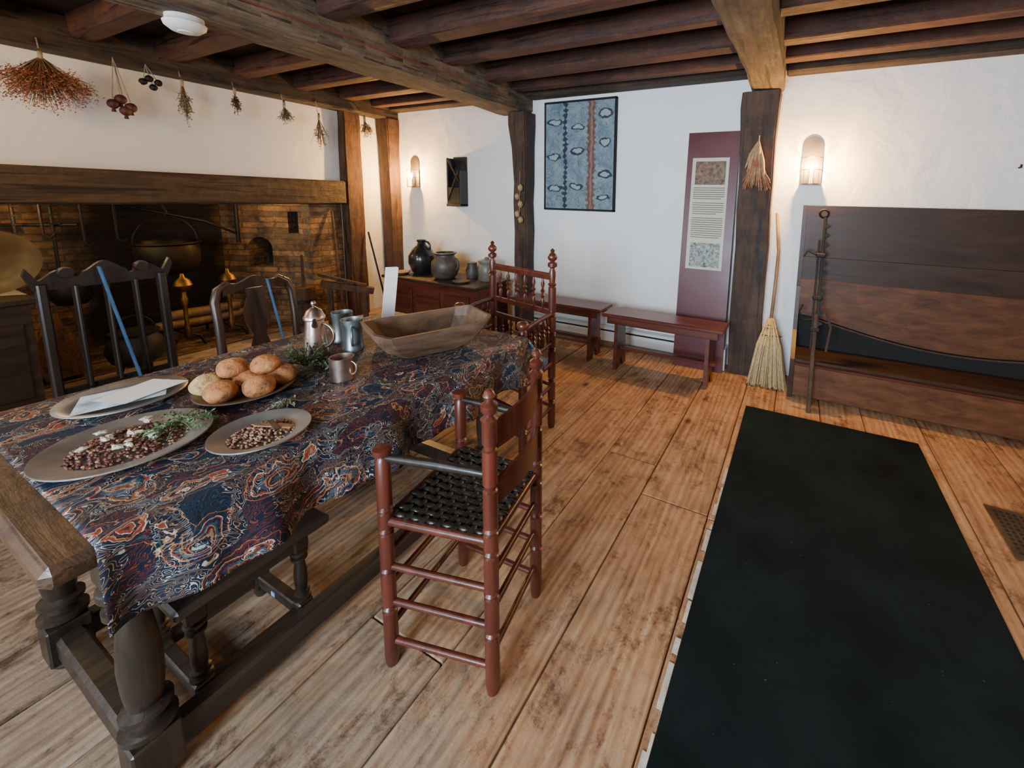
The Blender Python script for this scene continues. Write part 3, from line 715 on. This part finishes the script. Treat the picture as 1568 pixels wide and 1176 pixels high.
for i in range(n1):
    for j in range(n2):
        u=(i+.5)/n1;v=(j+.5)/n2;c=sp(u,v)+Z*(.5-.012*math.sin(math.pi*u)*math.sin(math.pi*v))
        alt=(i+j)%2
        ex=(sp(min(u+.01,1),v)-sp(u-.01,v)).normalized();ey=(sp(u,v+.01)-sp(u,v-.01)).normalized();ez=ex.cross(ey)
        R=Matrix((ex,ey,ez)).transposed()
        b.ell(c+Z*(.003),((.020 if alt else .012),(.011 if alt else .021),.0075),'splint',8,5,0,R)
q=[sp(0,0),sp(1,0),sp(1,1),sp(0,1)]
b.add([p+Z*.491 for p in q]+[p+Z*.475 for p in q],[(0,1,2,3),(7,6,5,4),(0,4,5,1),(1,5,6,2),(2,6,7,3),(3,7,4,0)],'splint')
b.done()
# ------------------------------------------------------------------ far spindle armchair
b=MB("spindle_armchair")
Pp=V((-1.90,2.25,0));Q=V((-1.33,2.12,0));FR=V((-1.28,1.75,0));FL=V((-1.85,1.88,0))
def bigpost(p,h,fin):
    r=.024;pr=[(0,r*.8),(.03,r)]
    for z in(.18,.32,.52,.62,.74):
        if z<h-.12:pr+=[(z-.014,r),(z-.008,r*.7),(z,r*1.1),(z+.008,r*.7),(z+.014,r)]
    if fin:
        pr+=[(h-.24,r),(h-.235,r*.75),(h-.22,r*1.15),(h-.21,r*.75),(h-.15,r*.9),(h-.12,r*.55),(h-.11,r*1.2),(h-.09,r*1.2),(h-.08,r*.5),(h-.065,r*1.15),(h-.05,r*1.25),(h-.035,r*.9),(h-.025,r*.4),(h-.012,r*.6),(h,.002)]
    else:pr+=[(h-.06,r),(h-.05,r*.7),(h-.035,r*1.3),(h-.02,r*1.45),(h-.006,r*1.1),(h,.004)]
    b.lathe(p,p+Z,pr,'cherry',18,False)
bigpost(Pp,1.15,True);bigpost(Q,1.15,True);bigpost(FR,.80,False);bigpost(FL,.80,False)
def sps(p,q,z0,z1,n,r=.012):
    for i in range(n):
        c=p+(q-p)*((i+1)/(n+1))
        b.lathe(c+Z*z0,c+Z*z1,[(0,r*.5),(.08,r*.6),(.25,r*1.1),(.35,r*.5),(.42,r*1.3),(.5,r*.5),(.58,r*1.3),(.65,r*.5),(.8,r*1.1),(.93,r*.5),(1,r*.5)],'cherry',10)
for z in(.97,.75,.64):b.beam(Pp+Z*z,Q+Z*z,.02,.032,'cherry')
b.tube([Pp+Z*.985,Q+Z*.985],.012,'cherry')
sps(Pp,Q,.76,.96,6)
sps(Pp,Q,.47,.63,5)
for p,q in((Q,FR),(Pp,FL)):
    b.tube([p+Z*.745,(p+q)/2+Z*.75,q+Z*.745],.014,'cherry');b.tube([p+Z*.56,q+Z*.56],.011,'cherry')
    sps(p,q,.57,.74,5,.011)
for z in(.14,.28):
    for p,q in((Pp,Q),(Q,FR),(FR,FL),(FL,Pp)):b.tube([p+Z*z,q+Z*z],.011,'cherry')
for p,q in((Pp,Q),(Q,FR),(FR,FL),(FL,Pp)):b.tube([p+Z*.43,q+Z*.43],.015,'cherry')
b.add([p+Z*.445 for p in(Pp,Q,FR,FL)]+[p+Z*.415 for p in(Pp,Q,FR,FL)],[(0,1,2,3),(7,6,5,4),(0,4,5,1),(1,5,6,2),(2,6,7,3),(3,7,4,0)],'splint')
b.done()
# ------------------------------------------------------------------ left chairs
b=MB("banister_back_chair");x=-2.93;y0,y1=.54,.92
for y in(y0,y1):
    b.lathe((x-.06,y,0),(x,y,.45),[(0,.02),(1,.022)],'black',14)
    b.beam((x,y,.43),(x-.03,y,1.03),.045,.03,'black',.006)
    b.lathe((x+.42,y,0),(x+.42,y,.46),[(0,.02),(.3,.024),(.35,.015),(.4,.026),(.7,.024),(1,.024)],'black',16)
crest=[(-.21,0),(.21,0),(.235,.07),(.225,.10)]
for i in range(1,32):
    t=1-i/32;a=-.21+.42*t
    crest.append((a,.075+.018*math.cos((t-.5)*math.pi*2)+.018*math.cos((t-.5)*math.pi*6)-(.022 if .27<t<.33 or .67<t<.73 else 0)))
crest+=[(-.225,.10),(-.235,.07)]
b.prism(crest,(x-.03,(y0+y1)/2,1.0),(0,1,0),(0,0,1),.028,'black')
for yy in(.61,.85):
    b.lathe((x-.045,yy,1.07),(x-.0,yy,1.07),[(0,.022),(.5,.027),(1,.022)],'black',14)
b.beam((x-.005,y0,.52),(x-.005,y1,.52),.02,.05,'black')
for i in range(3):
    yy=y0+(y1-y0)*(i+1)/4;b.beam((x-.005,yy,.53),(x-.03,yy,1.01),.05,.014,'black',.004)
b.bx(x-.01,x+.44,y0-.02,y1+.02,.43,.465,'splint',.012)
for z in(.15,.28):
    for p,q in(((x-.04,y0),(x+.42,y0)),((x-.04,y1),(x+.42,y1)),((x+.42,y0),(x+.42,y1)),((x-.04,y0),(x-.04,y1))):b.tube([(*p,z),(*q,z)],.012,'black')
b.beam((x+.03,.70,1.09),(x+.035,.79,.50),.04,.004,'blue',.0)
b.done()
b=MB("splat_back_chair");x=-2.72;y0,y1=1.05,1.42
for y,s in((y0,-1),(y1,1)):
    b.tube([(x-.05,y,0),(x,y,.45),(x-.02,y,.75),(x-.04,y+.0*s,.86),(x-.05,y-.02*s,.92),(x-.05,y-.07*s,.955)],[.02,.022,.02,.021,.022,.018],'brownch',10)
    b.lathe((x+.4,y,0),(x+.4,y,.46),[(0,.02),(.3,.024),(.35,.015),(.4,.026),(.7,.024),(1,.024)],'brownch',16)
cr=[]
for i in range(21):
    t=i/20;cr.append((-.15+.3*t,.94+.028*math.sin(math.pi*t)+.012*math.cos(t*math.pi*4)))
for i in range(21):
    t=1-i/20;cr.append((-.15+.3*t,.885+.03*math.sin(math.pi*t)))
b.prism(cr,(x-.045,(y0+y1)/2,0),(0,1,0),(0,0,1),.024,'brownch')
spl=[(.035,0),(.045,.08),(.03,.14),(.06,.22),(.065,.29),(.04,.36),(.05,.41),(-.05,.41),(-.04,.36),(-.065,.29),(-.06,.22),(-.03,.14),(-.045,.08),(-.035,0)]
b.prism(spl,(x-.02,(y0+y1)/2,.5),(0,1,0),(-.06,0,1),.012,'brownch')
b.beam((x,y0,.5),(x,y1,.5),.02,.04,'brownch')
b.bx(x-.01,x+.42,y0-.02,y1+.02,.43,.465,'splint',.012)
for z in(.15,.28):
    for p,q in(((x-.03,y0),(x+.4,y0)),((x-.03,y1),(x+.4,y1)),((x+.4,y0),(x+.4,y1)),((x-.03,y0),(x-.03,y1))):b.tube([(*p,z),(*q,z)],.012,'brownch')
b.beam((x+.02,1.27,.96),(x+.03,1.33,.55),.022,.004,'blue',.0)
b.done()
# ------------------------------------------------------------------ benches
def bench(x0,x1,y0,y1,h):
    b=MB("wooden_bench")
    b.bx(x0,x1,y0,y1,h-.03,h,'cherryh',.006)
    ym=(y0+y1)/2;wd=(y1-y0)/2
    for x in(x0+.12,x1-.12):
        pl=[(-wd+.02,0),(-.05,0),(-.03,.06),(0,.09),(.03,.06),(.05,0),(wd-.02,0),(wd-.045,h-.03),(-wd+.045,h-.03)]
        b.prism(pl,(x,ym,0),(0,1,0),(0,0,1),.03,'cherryh')
    for y in(y0+.03,y1-.03):b.bx(x0+.04,x1-.04,y-.01,y+.01,h-.09,h-.03,'cherryh',.004)
    b.bx(x0+.06,x1-.06,ym-.03,ym+.03,.16,.185,'cherryh',.004)
    return b.done()
bench(-1.46,-.45,3.12,3.38,.49);bench(-2.5,-1.51,3.19,3.46,.49)
b=MB("information_panel")
pb=V((-.715,3.52,0.0));pt=V((-.715,3.715,2.04));ay=(pt-pb).normalized();ax=V((1,0,0));nn=ax.cross(ay)
L=(pt-pb).length
b.prism([(-.215,0),(.215,0),(.215,L),(-.215,L)],pb,ax,ay,.02,'maroon')
def onp(a0,a1,s0,s1,mat,o):b.prism([(a0,s0),(a1,s0),(a1,s1),(a0,s1)],pb+nn*o,ax,ay,.002,mat)
onp(-.165,.145,.87,1.83,'sheet',.0115);onp(-.135,.12,1.60,1.80,'pic1',.0135);onp(-.135,.12,.89,1.10,'pic2',.0135)
s=1.57
for i in range(24):
    if i not in(6,13):onp(-.14,.125-(random.random()*.07 if i in(5,12,23) else 0),s,s+.006,'ink',.0132)
    s-=.0185
b.done()
b=MB("framed_textile")
tx0,tx1,tz0,tz1=-2.43,-1.63,1.33,2.41
for a in((tx0,tx1,tz0,tz0+.02),(tx0,tx1,tz1-.02,tz1),(tx0,tx0+.016,tz0,tz1),(tx1-.016,tx1,tz0,tz1)):b.bx(a[0],a[1],YB-.045,YB-.001,a[2],a[3],'soot_and_dark',.003)
b.grid(lambda u,v:((tx0+.014+(tx1-tx0-.028)*u,YB-.035,tz0+.016+(tz1-tz0-.032)*v),(u,v)),6,6,'tap')
b.done(False)
def sconce(x,z0,z1):
    b=MB("candle_sconce");r=.075
    hh=z1-z0
    arch=[(-r,0),(r,0),(r,hh*.78)]+[(r*math.cos(a),hh*.78+r*1.1*math.sin(a)) for a in[math.pi*i/12 for i in range(1,12)]]+[(-r,hh*.78)]
    b.prism(arch,(x,YB-.006,z0),(1,0,0),(0,0,1),.006,'tin')
    hp=[(-r,0)]+[(-r*math.cos(a),-r*1.5*math.sin(a)) for a in[math.pi*i/12 for i in range(1,12)]]+[(r,0)]
    b.prism(hp,(x,YB-.01,z0+.004),(1,0,0),(0,1,0),.008,'tin')
    for i in range(5):
        a=math.pi*(i+.0)/4
        q=V((x-r*math.cos(a)*.97,YB-.012-r*1.45*math.sin(a),z0));b.tube([q,q+V((0,0,hh*.55))],.0025,'tin',6)
    for zz in(hh*.3,hh*.55):b.tube([(x-r*math.cos(a)*.97,YB-.012-r*1.45*math.sin(a),z0+zz) for a in[math.pi*i/12 for i in range(13)]],.003,'tin',6)
    b.lathe((x,YB-.065,z0+.006),(x,YB-.065,z0+.10),[(0,.014),(1,.012)],'cream',12)
    b.lathe((x,YB-.065,z0+.10),(x,YB-.065,z0+.17),[(0,.008),(.3,.015),(.6,.011),(1,.001)],'flame',12)
    b.done()
    l=bpy.data.lights.new("sconce_light","POINT");l.energy=90;l.color=(1,.53,.14);l.shadow_soft_size=.018
    o=bpy.data.objects.new("sconce_light",l);o.location=(x,YB-.14,z0+.15);bpy.context.collection.objects.link(o)
sconce(-4.36,1.55,1.93);sconce(.05,1.60,1.98)
b=MB("wall_candle_box")
b.bx(-3.72,-3.70,YB-.12,YB,1.34,1.88,'black',.003);b.bx(-3.53,-3.51,YB-.12,YB,1.34,1.74,'black',.003);b.bx(-3.72,-3.51,YB-.012,YB,1.34,1.90,'black',.003)
b.bx(-3.72,-3.51,YB-.13,YB,1.33,1.36,'black',.003);b.bx(-3.71,-3.52,YB-.12,YB-.105,1.36,1.55,'black',.003)
b.beam((-3.70,YB-.12,1.88),(-3.53,YB-.12,1.62),.02,.02,'black');b.beam((-3.53,YB-.125,1.74),(-3.70,YB-.125,1.4),.012,.02,'iron')
b.done()
b=MB("blanket_chest")
cx0,cx1,cy0,cy1=-4.10,-2.80,3.06,3.56
b.bx(cx0,cx1,cy0,cy1,.05,.54,'cherryh',.006);b.bx(cx0-.03,cx1+.03,cy0-.03,cy1+.01,.54,.57,'tdark',.008);b.bx(cx0-.02,cx1+.02,cy0-.02,cy1,0,.08,'cherryh',.01)
for i in range(3):
    a=cx0+.08+i*(cx1-cx0-.1)/3;b.bx(a,a+.34,cy0-.012,cy0,.14,.46,'cherryh',.01)
b.done()
vessel("stoneware_jug",-3.86,3.36,.57,[(0,.001),(0,.09),(.03,.115),(.12,.148),(.2,.145),(.28,.10),(.32,.05),(.35,.042),(.36,.052),(.38,.052),(.38,.035),(.3,.03)],'clay',(.2,.06,.24,.36,.05,.012))
vessel("stoneware_pot",-3.40,3.26,.57,[(0,.001),(0,.09),(.03,.12),(.1,.145),(.18,.14),(.23,.10),(.25,.095),(.27,.12),(.28,.12),(.28,.095),(.2,.1)],'clayg',(.1,.13,.1,.22,.04,.012))
vessel("stoneware_pot",-3.62,3.44,.57,[(0,.001),(0,.07),(.05,.09),(.15,.09),(.2,.07),(.22,.075),(.22,.05)],'clayg')
vessel("stoneware_mug",-3.17,3.42,.57,[(0,.001),(0,.06),(.08,.07),(.15,.05),(.17,.055),(.17,.04)],'clayg',(0,.06,.04,.13,.03,.008))
vessel("lidded_jar",-2.93,3.38,.57,[(0,.001),(0,.07),(.02,.085),(.16,.085),(.18,.07),(.2,.09),(.215,.09),(.23,.03),(.25,.02),(.255,.001)],'claygr')
b=MB("wooden_trencher");b.lathe((-3.08,3.16,.57),(-3.08,3.16,.59),[(0,.06),(1,.09)],'stick',24);b.done()
b=MB("wooden_trencher");b.lathe((-3.98,3.16,.57),(-3.98,3.16,.60),[(0,.08),(1,.11)],'stick',24);b.done()
# ------------------------------------------------------------------ settle
b=MB("high_back_settle")
x0,x1=.045,2.1
zz=1.44
for h in(.40,.44):
    b.bx(x0,x1,3.63,3.66,zz-h+.0008,zz,'settle',.0012);zz-=h
b.bx(x0,x1,3.655,3.67,.0,.65,'soot_and_dark',0)  # black sheet painted in as the shade of the recess below the boards
low=[(0,.60),(0,.58)]
for i in range(21):
    t=i/20;low.append((.12+(1.83)*t,.57-.14*math.sin(math.pi*t)))
low+=[(2.05,.58),(2.05,.86),(0,.86)]
b.prism(low,(x0,3.62,0),(1,0,0),(0,0,1),.018,'settleR')
b.tube([(x0+.10+1.85*t,3.60,.56-.145*math.sin(math.pi*t)) for t in[i/24 for i in range(25)]],.007,'rope')
end=[(0,0),(.34,0),(.34,.30),(.28,.34),(.10,.46),(.05,.8),(.03,1.44),(0,1.44)]
b.prism(end,(x0-.015,3.66,0),(0,-1,0),(0,0,1),.03,'settle')
b.prism(end,(x1+.015,3.66,0),(0,-1,0),(0,0,1),.03,'settle')
b.bx(x0,x1,3.31,3.64,.285,.31,'settle',.005);b.bx(x0,x1,3.32,3.345,.02,.285,'settleR',.005);b.bx(x0,x1,3.30,3.32,.262,.28,'cherryh',.004)
b.done()
b=MB("sawtooth_trammel")
f=V((.155,3.12,0));t=V((.16,3.56,1.38));d=(t-f)
def tp(s,o=0):return f+d*s+V((o,0,0))
b.beam(tp(.0),tp(.48),.028,.018,'warmpost',.004);b.beam(tp(.4,.012),tp(.98,.010),.018,.012,'iron',.003)
b.beam(tp(.3,-.020),tp(.86,-.018),.012,.012,'iron',.003)
for i in range(11):
    s=.42+i*.05;p=tp(s,.018);b.prism([(0,0),(.032,.018),(0,.035)],p,(1,0,0),d.normalized(),.010,'iron')
for s in(.40,.56,.78):b.box(tp(s,-.0),(.065,.035,.03),'iron',None,.006)
b.tube([tp(.78,-.03),tp(.8,-.09),tp(.77,-.11)],.006,'iron')
b.tube([tp(1.0)+V((.03*math.cos(a),0,.03*math.sin(a)+.0)) for a in[2*math.pi*i/14 for i in range(14)]],.007,'iron',8,True)
b.tube([tp(.45,-.02),tp(.44,-.08),tp(.48,-.11),tp(.52,-.09)],.006,'iron')
b.tube([tp(.48,.02),tp(.5,.06),tp(.42,.10),tp(.3,.08)],.009,'rope')
b.done()
b=MB("straw_broom")
bt=V((-.145,3.40,.0));hp=V((-.15,3.53,.50));tpn=V((-.175,3.70,1.37))
b.tube([hp-V((0,.02,.06)),hp.lerp(tpn,.3)+V((.018,0,0)),hp.lerp(tpn,.65)+V((.03,0,0)),tpn],[.013,.013,.012,.010],'stick')
for i in range(190):
    u=random.uniform(-1,1);w=random.uniform(-1,1)
    q0=hp+V((u*.022,w*.016,random.uniform(-.03,.04)));q1=bt+V((u*.14+random.uniform(-.01,.01),w*.035,random.uniform(.003,.03)+.0))
    mid=q0.lerp(q1,.4)+V((u*.02,0,0));b.tube([q0,mid,q1],[.004,.0045,.003],'straw',4)
for z in(.0,.05,.16):
    q=hp.lerp(bt,z+.04);r=.028+z*.38;b.tube([q+V((r*math.cos(a),.022*math.sin(a),0)) for a in[2*math.pi*i/16 for i in range(16)]],.004,'rope',6,True)
b.done(False)
b=MB("dried_corn_husk_bunch");p=V((-.335,YB-.215,1.93))
b.tube([p+V((0,.01,.04)),p],.004,'string')
for i in range(9):
    a=random.uniform(-.5,.5);L=random.uniform(.18,.36)
    pts=[p,p+V((a*.12,-.012-.02*random.random(),-L*.5)),p+V((a*.2,-.015,-L))]
    b.tube(pts,[.006,.016,.004],'husk',6)
b.ell(p+V((0,-.01,-.16)),(.03,.025,.06),'dryred',10,6,.15)
for i in range(90):
    a=random.uniform(-1,1);b.tube([p+V((a*.02,-.02,-.12)),p+V((a*.07,-.02,-.25)),p+V((a*.11,-.02,-.25-random.uniform(.05,.14)))],.002,random.choice(['husk','dryred']),4)
b.done(False)
b=MB("gourd_string")
for i,z in enumerate((1.55,1.46,1.38,1.28,1.22)):
    b.ell((-2.645+.02*(-1)**i,YB-.185,z),(.026,.026,.036),'gourd',10,7,.05)
b.tube([(-2.645,YB-.165,1.72),(-2.645,YB-.18,1.2)],.003,'string');b.done(False)
b=MB("iron_wall_hook");b.tube([(1.28,YB,1.72),(1.28,YB-.03,1.72),(1.28,YB-.032,1.74)],.006,'iron');b.done()
# ------------------------------------------------------------------ hanging herbs
def bunch(name,y,z0,z1,mat,spread,n=30,tie=.08,stem='dry',bushy=False,x=-4.59,leaf=.016):
    b=MB(name);top=V((x-.02,y,z0));t=top-V((0,0,tie))+V((.03,0,0));L=z0-tie-z1
    b.tube([(XL+.203,y,max(z0,2.40)),top,t],.003,'string',6)
    b.tube([t+V((0,0,.03)),t-V((0,0,.02))],.012,'string',8)
    for i in range(n):
        a=random.uniform(0,6.283);q=random.random()**.6*spread
        e=t+V((abs(math.cos(a))*q*.7,math.sin(a)*q,-L*random.uniform(.55,1)*(1-.3*(q/spread)**2)))
        m=t.lerp(e,.5)+V((0,0,-.02));b.tube([t+V((0,math.sin(a)*.01,.05)),t,m,e],.0015,stem,4)
        for k in range(22 if bushy else 8):
            o=t.lerp(e,random.uniform(.5,1.1) if bushy else random.uniform(.45,1.05))
            if bushy:o+=V([random.uniform(-.025,.025) for _ in range(3)])
            r=V([random.uniform(-1,1) for _ in range(3)])*leaf;r2=V([random.uniform(-1,1) for _ in range(3)])*leaf*.4
            b.add([o,o+r+r2,o+r*1.7,o+r-r2],[(0,1,2,3)],mat)
    b.done(False)
bunch("dried_flower_bunch",.98,2.42,1.96,'dryred',.23,190,.12,'dry',True,leaf=.010)
bunch("dried_herb_bunch",1.68,2.38,1.98,'drygrey',.055,40,leaf=.012)
bunch("dried_herb_bunch",2.03,2.40,2.09,'pom',.035,30,leaf=.013)
bunch("dried_herb_bunch",2.42,2.36,2.09,'drygrey',.08,40,leaf=.012)
bunch("dried_herb_bunch",2.74,2.34,1.90,'drygrey',.10,40,.12,leaf=.012)
bunch("dried_herb_bunch",3.22,2.33,2.07,'dry',.10,50,.05,x=-4.55,leaf=.012)
b=MB("dried_pomegranates")
for dy,z in((-.04,2.06),(0.0,2.10),(.05,2.05),(.02,2.02)):
    b.tube([(-4.62,1.32,2.40),(-4.57,1.32+dy,z+.04)],.0025,'string',5);b.ell((-4.57,1.32+dy,z),(.034,.034,.034),'pom',12,8,.04);b.lathe((-4.57,1.32+dy,z-.03),(-4.57,1.32+dy,z-.055),[(0,.008),(1,.014)],'pom',8)
b.done()
b=MB("dried_pomegranates")
for dy,z in((-.035,2.26),(0.02,2.23),(.05,2.27),(0,2.29)):
    b.tube([(-4.62,1.49,2.40),(-4.58,1.49+dy,z)],.0025,'string',5);b.ell((-4.58,1.49+dy,z),(.024,.024,.024),'iron',10,7,.1)
b.done()
b=MB("smoke_detector");b.lathe((-2.9,1.10,2.32),(-2.9,1.10,2.25),[(0,.075),(.3,.075),(.45,.085),(.7,.08),(1,.055)],'white',32);b.lathe((-2.9,1.10,2.26),(-2.9,1.10,2.245),[(0,.035),(1,.03)],'white',20);b.done()
# ------------------------------------------------------------------ rug, tape, vent
b=MB("floor_runner_rug");b.bx(-.245,.76,-1.2,3.0,.001,.010,'rug',.003)
for i in range(90):
    x=random.uniform(-.22,.74);y=random.uniform(.2,2.95);s=random.uniform(.0008,.002);b.box((x,y,.0102),(s*random.uniform(1,3),s,.0006),'lint',None,0)
b.done()
b=MB("worn_paint_strip")
y=-.2
while y<2.2:
    L=random.uniform(.03,.14);w=random.uniform(.005,.018);b.bx(-.25-w,-.247,y,y+L,.0006,.0022,'worn',.0);y+=L+random.choice([0,.01,.03,.06])
b.done()
b=MB("floor_vent")
b.bx(.92,1.24,2.17,2.52,.0005,.006,'vent',.002)
for i in range(12):
    for j in range(11):
        xx=.945+i*.0245;yy=2.20+j*.0275;b.bx(xx,xx+.013,yy,yy+.016,.0055,.0068,'soot_and_dark',0)  # black tabs stand in for the shade inside the vent holes
b.done()
# ------------------------------------------------------------------ lights
def area(name,loc,rot,sx,sy,e,c,spread=math.pi):
    l=bpy.data.lights.new(name,"AREA");l.shape='RECTANGLE';l.size=sx;l.size_y=sy;l.energy=e;l.color=c;l.spread=spread
    o=bpy.data.objects.new(name,l);o.location=loc;o.rotation_euler=rot;bpy.context.collection.objects.link(o);return o
for i,w in enumerate(wins):
    area("window_daylight",((w[0]+w[1])/2,YF+.02,1.48),(math.radians(90),0,0),1.1,1.2,(48,118)[i],(.68,.84,1.0),math.radians((150,110)[i]))
def pt(name,loc,e,c,r):
    l=bpy.data.lights.new(name,"POINT");l.energy=e;l.color=c;l.shadow_soft_size=r
    o=bpy.data.objects.new(name,l);o.location=loc;bpy.context.collection.objects.link(o)
pt("ceiling_fill_light",(-3.7,-.1,2.2),44,(1,.60,.22),.12)  # added fill light, no lamp fixture; warms the left wall
pt("ceiling_fill_light",(.6,.6,2.25),10,(1,.70,.40),.15)  # added fill on the right side, no lamp fixture
pt("ceiling_fill_light",(-1.6,-.4,2.25),23,(1,.93,.88),.15)  # added neutral room fill, no lamp fixture
pt("hearth_light",(-5.0,2.25,1.25),7,(1,.62,.26),.04)
pt("hearth_light",(-5.15,.8,1.25),7,(1,.62,.26),.04)
w=bpy.data.worlds.new("World");bpy.context.scene.world=w;w.use_nodes=True
w.node_tree.nodes["Background"].inputs[0].default_value=(.6,.75,1,1);w.node_tree.nodes["Background"].inputs[1].default_value=.6
# ------------------------------------------------------------------ camera
f_=635.6;cx=916.9;cy=390.5;ya,pi_,ro=.4483,.1335,-.0226
F=V((-math.sin(ya)*math.cos(pi_),math.cos(ya)*math.cos(pi_),-math.sin(pi_)));R0=V((math.cos(ya),math.sin(ya),0));D0=F.cross(R0)
r_=R0*math.cos(ro)+D0*math.sin(ro);d_=D0*math.cos(ro)-R0*math.sin(ro)
cam=bpy.data.cameras.new("camera");co=bpy.data.objects.new("camera",cam);bpy.context.collection.objects.link(co)
mw=Matrix.Identity(4)
for i in range(3):mw[i][0]=r_[i];mw[i][1]=-d_[i];mw[i][2]=-F[i]
mw[2][3]=1.45;co.matrix_world=mw
cam.sensor_width=36;cam.lens=f_/1568*36;cam.shift_x=(784-cx)/1568;cam.shift_y=-(588-cy)/1568;cam.clip_start=.02
bpy.context.scene.camera=co
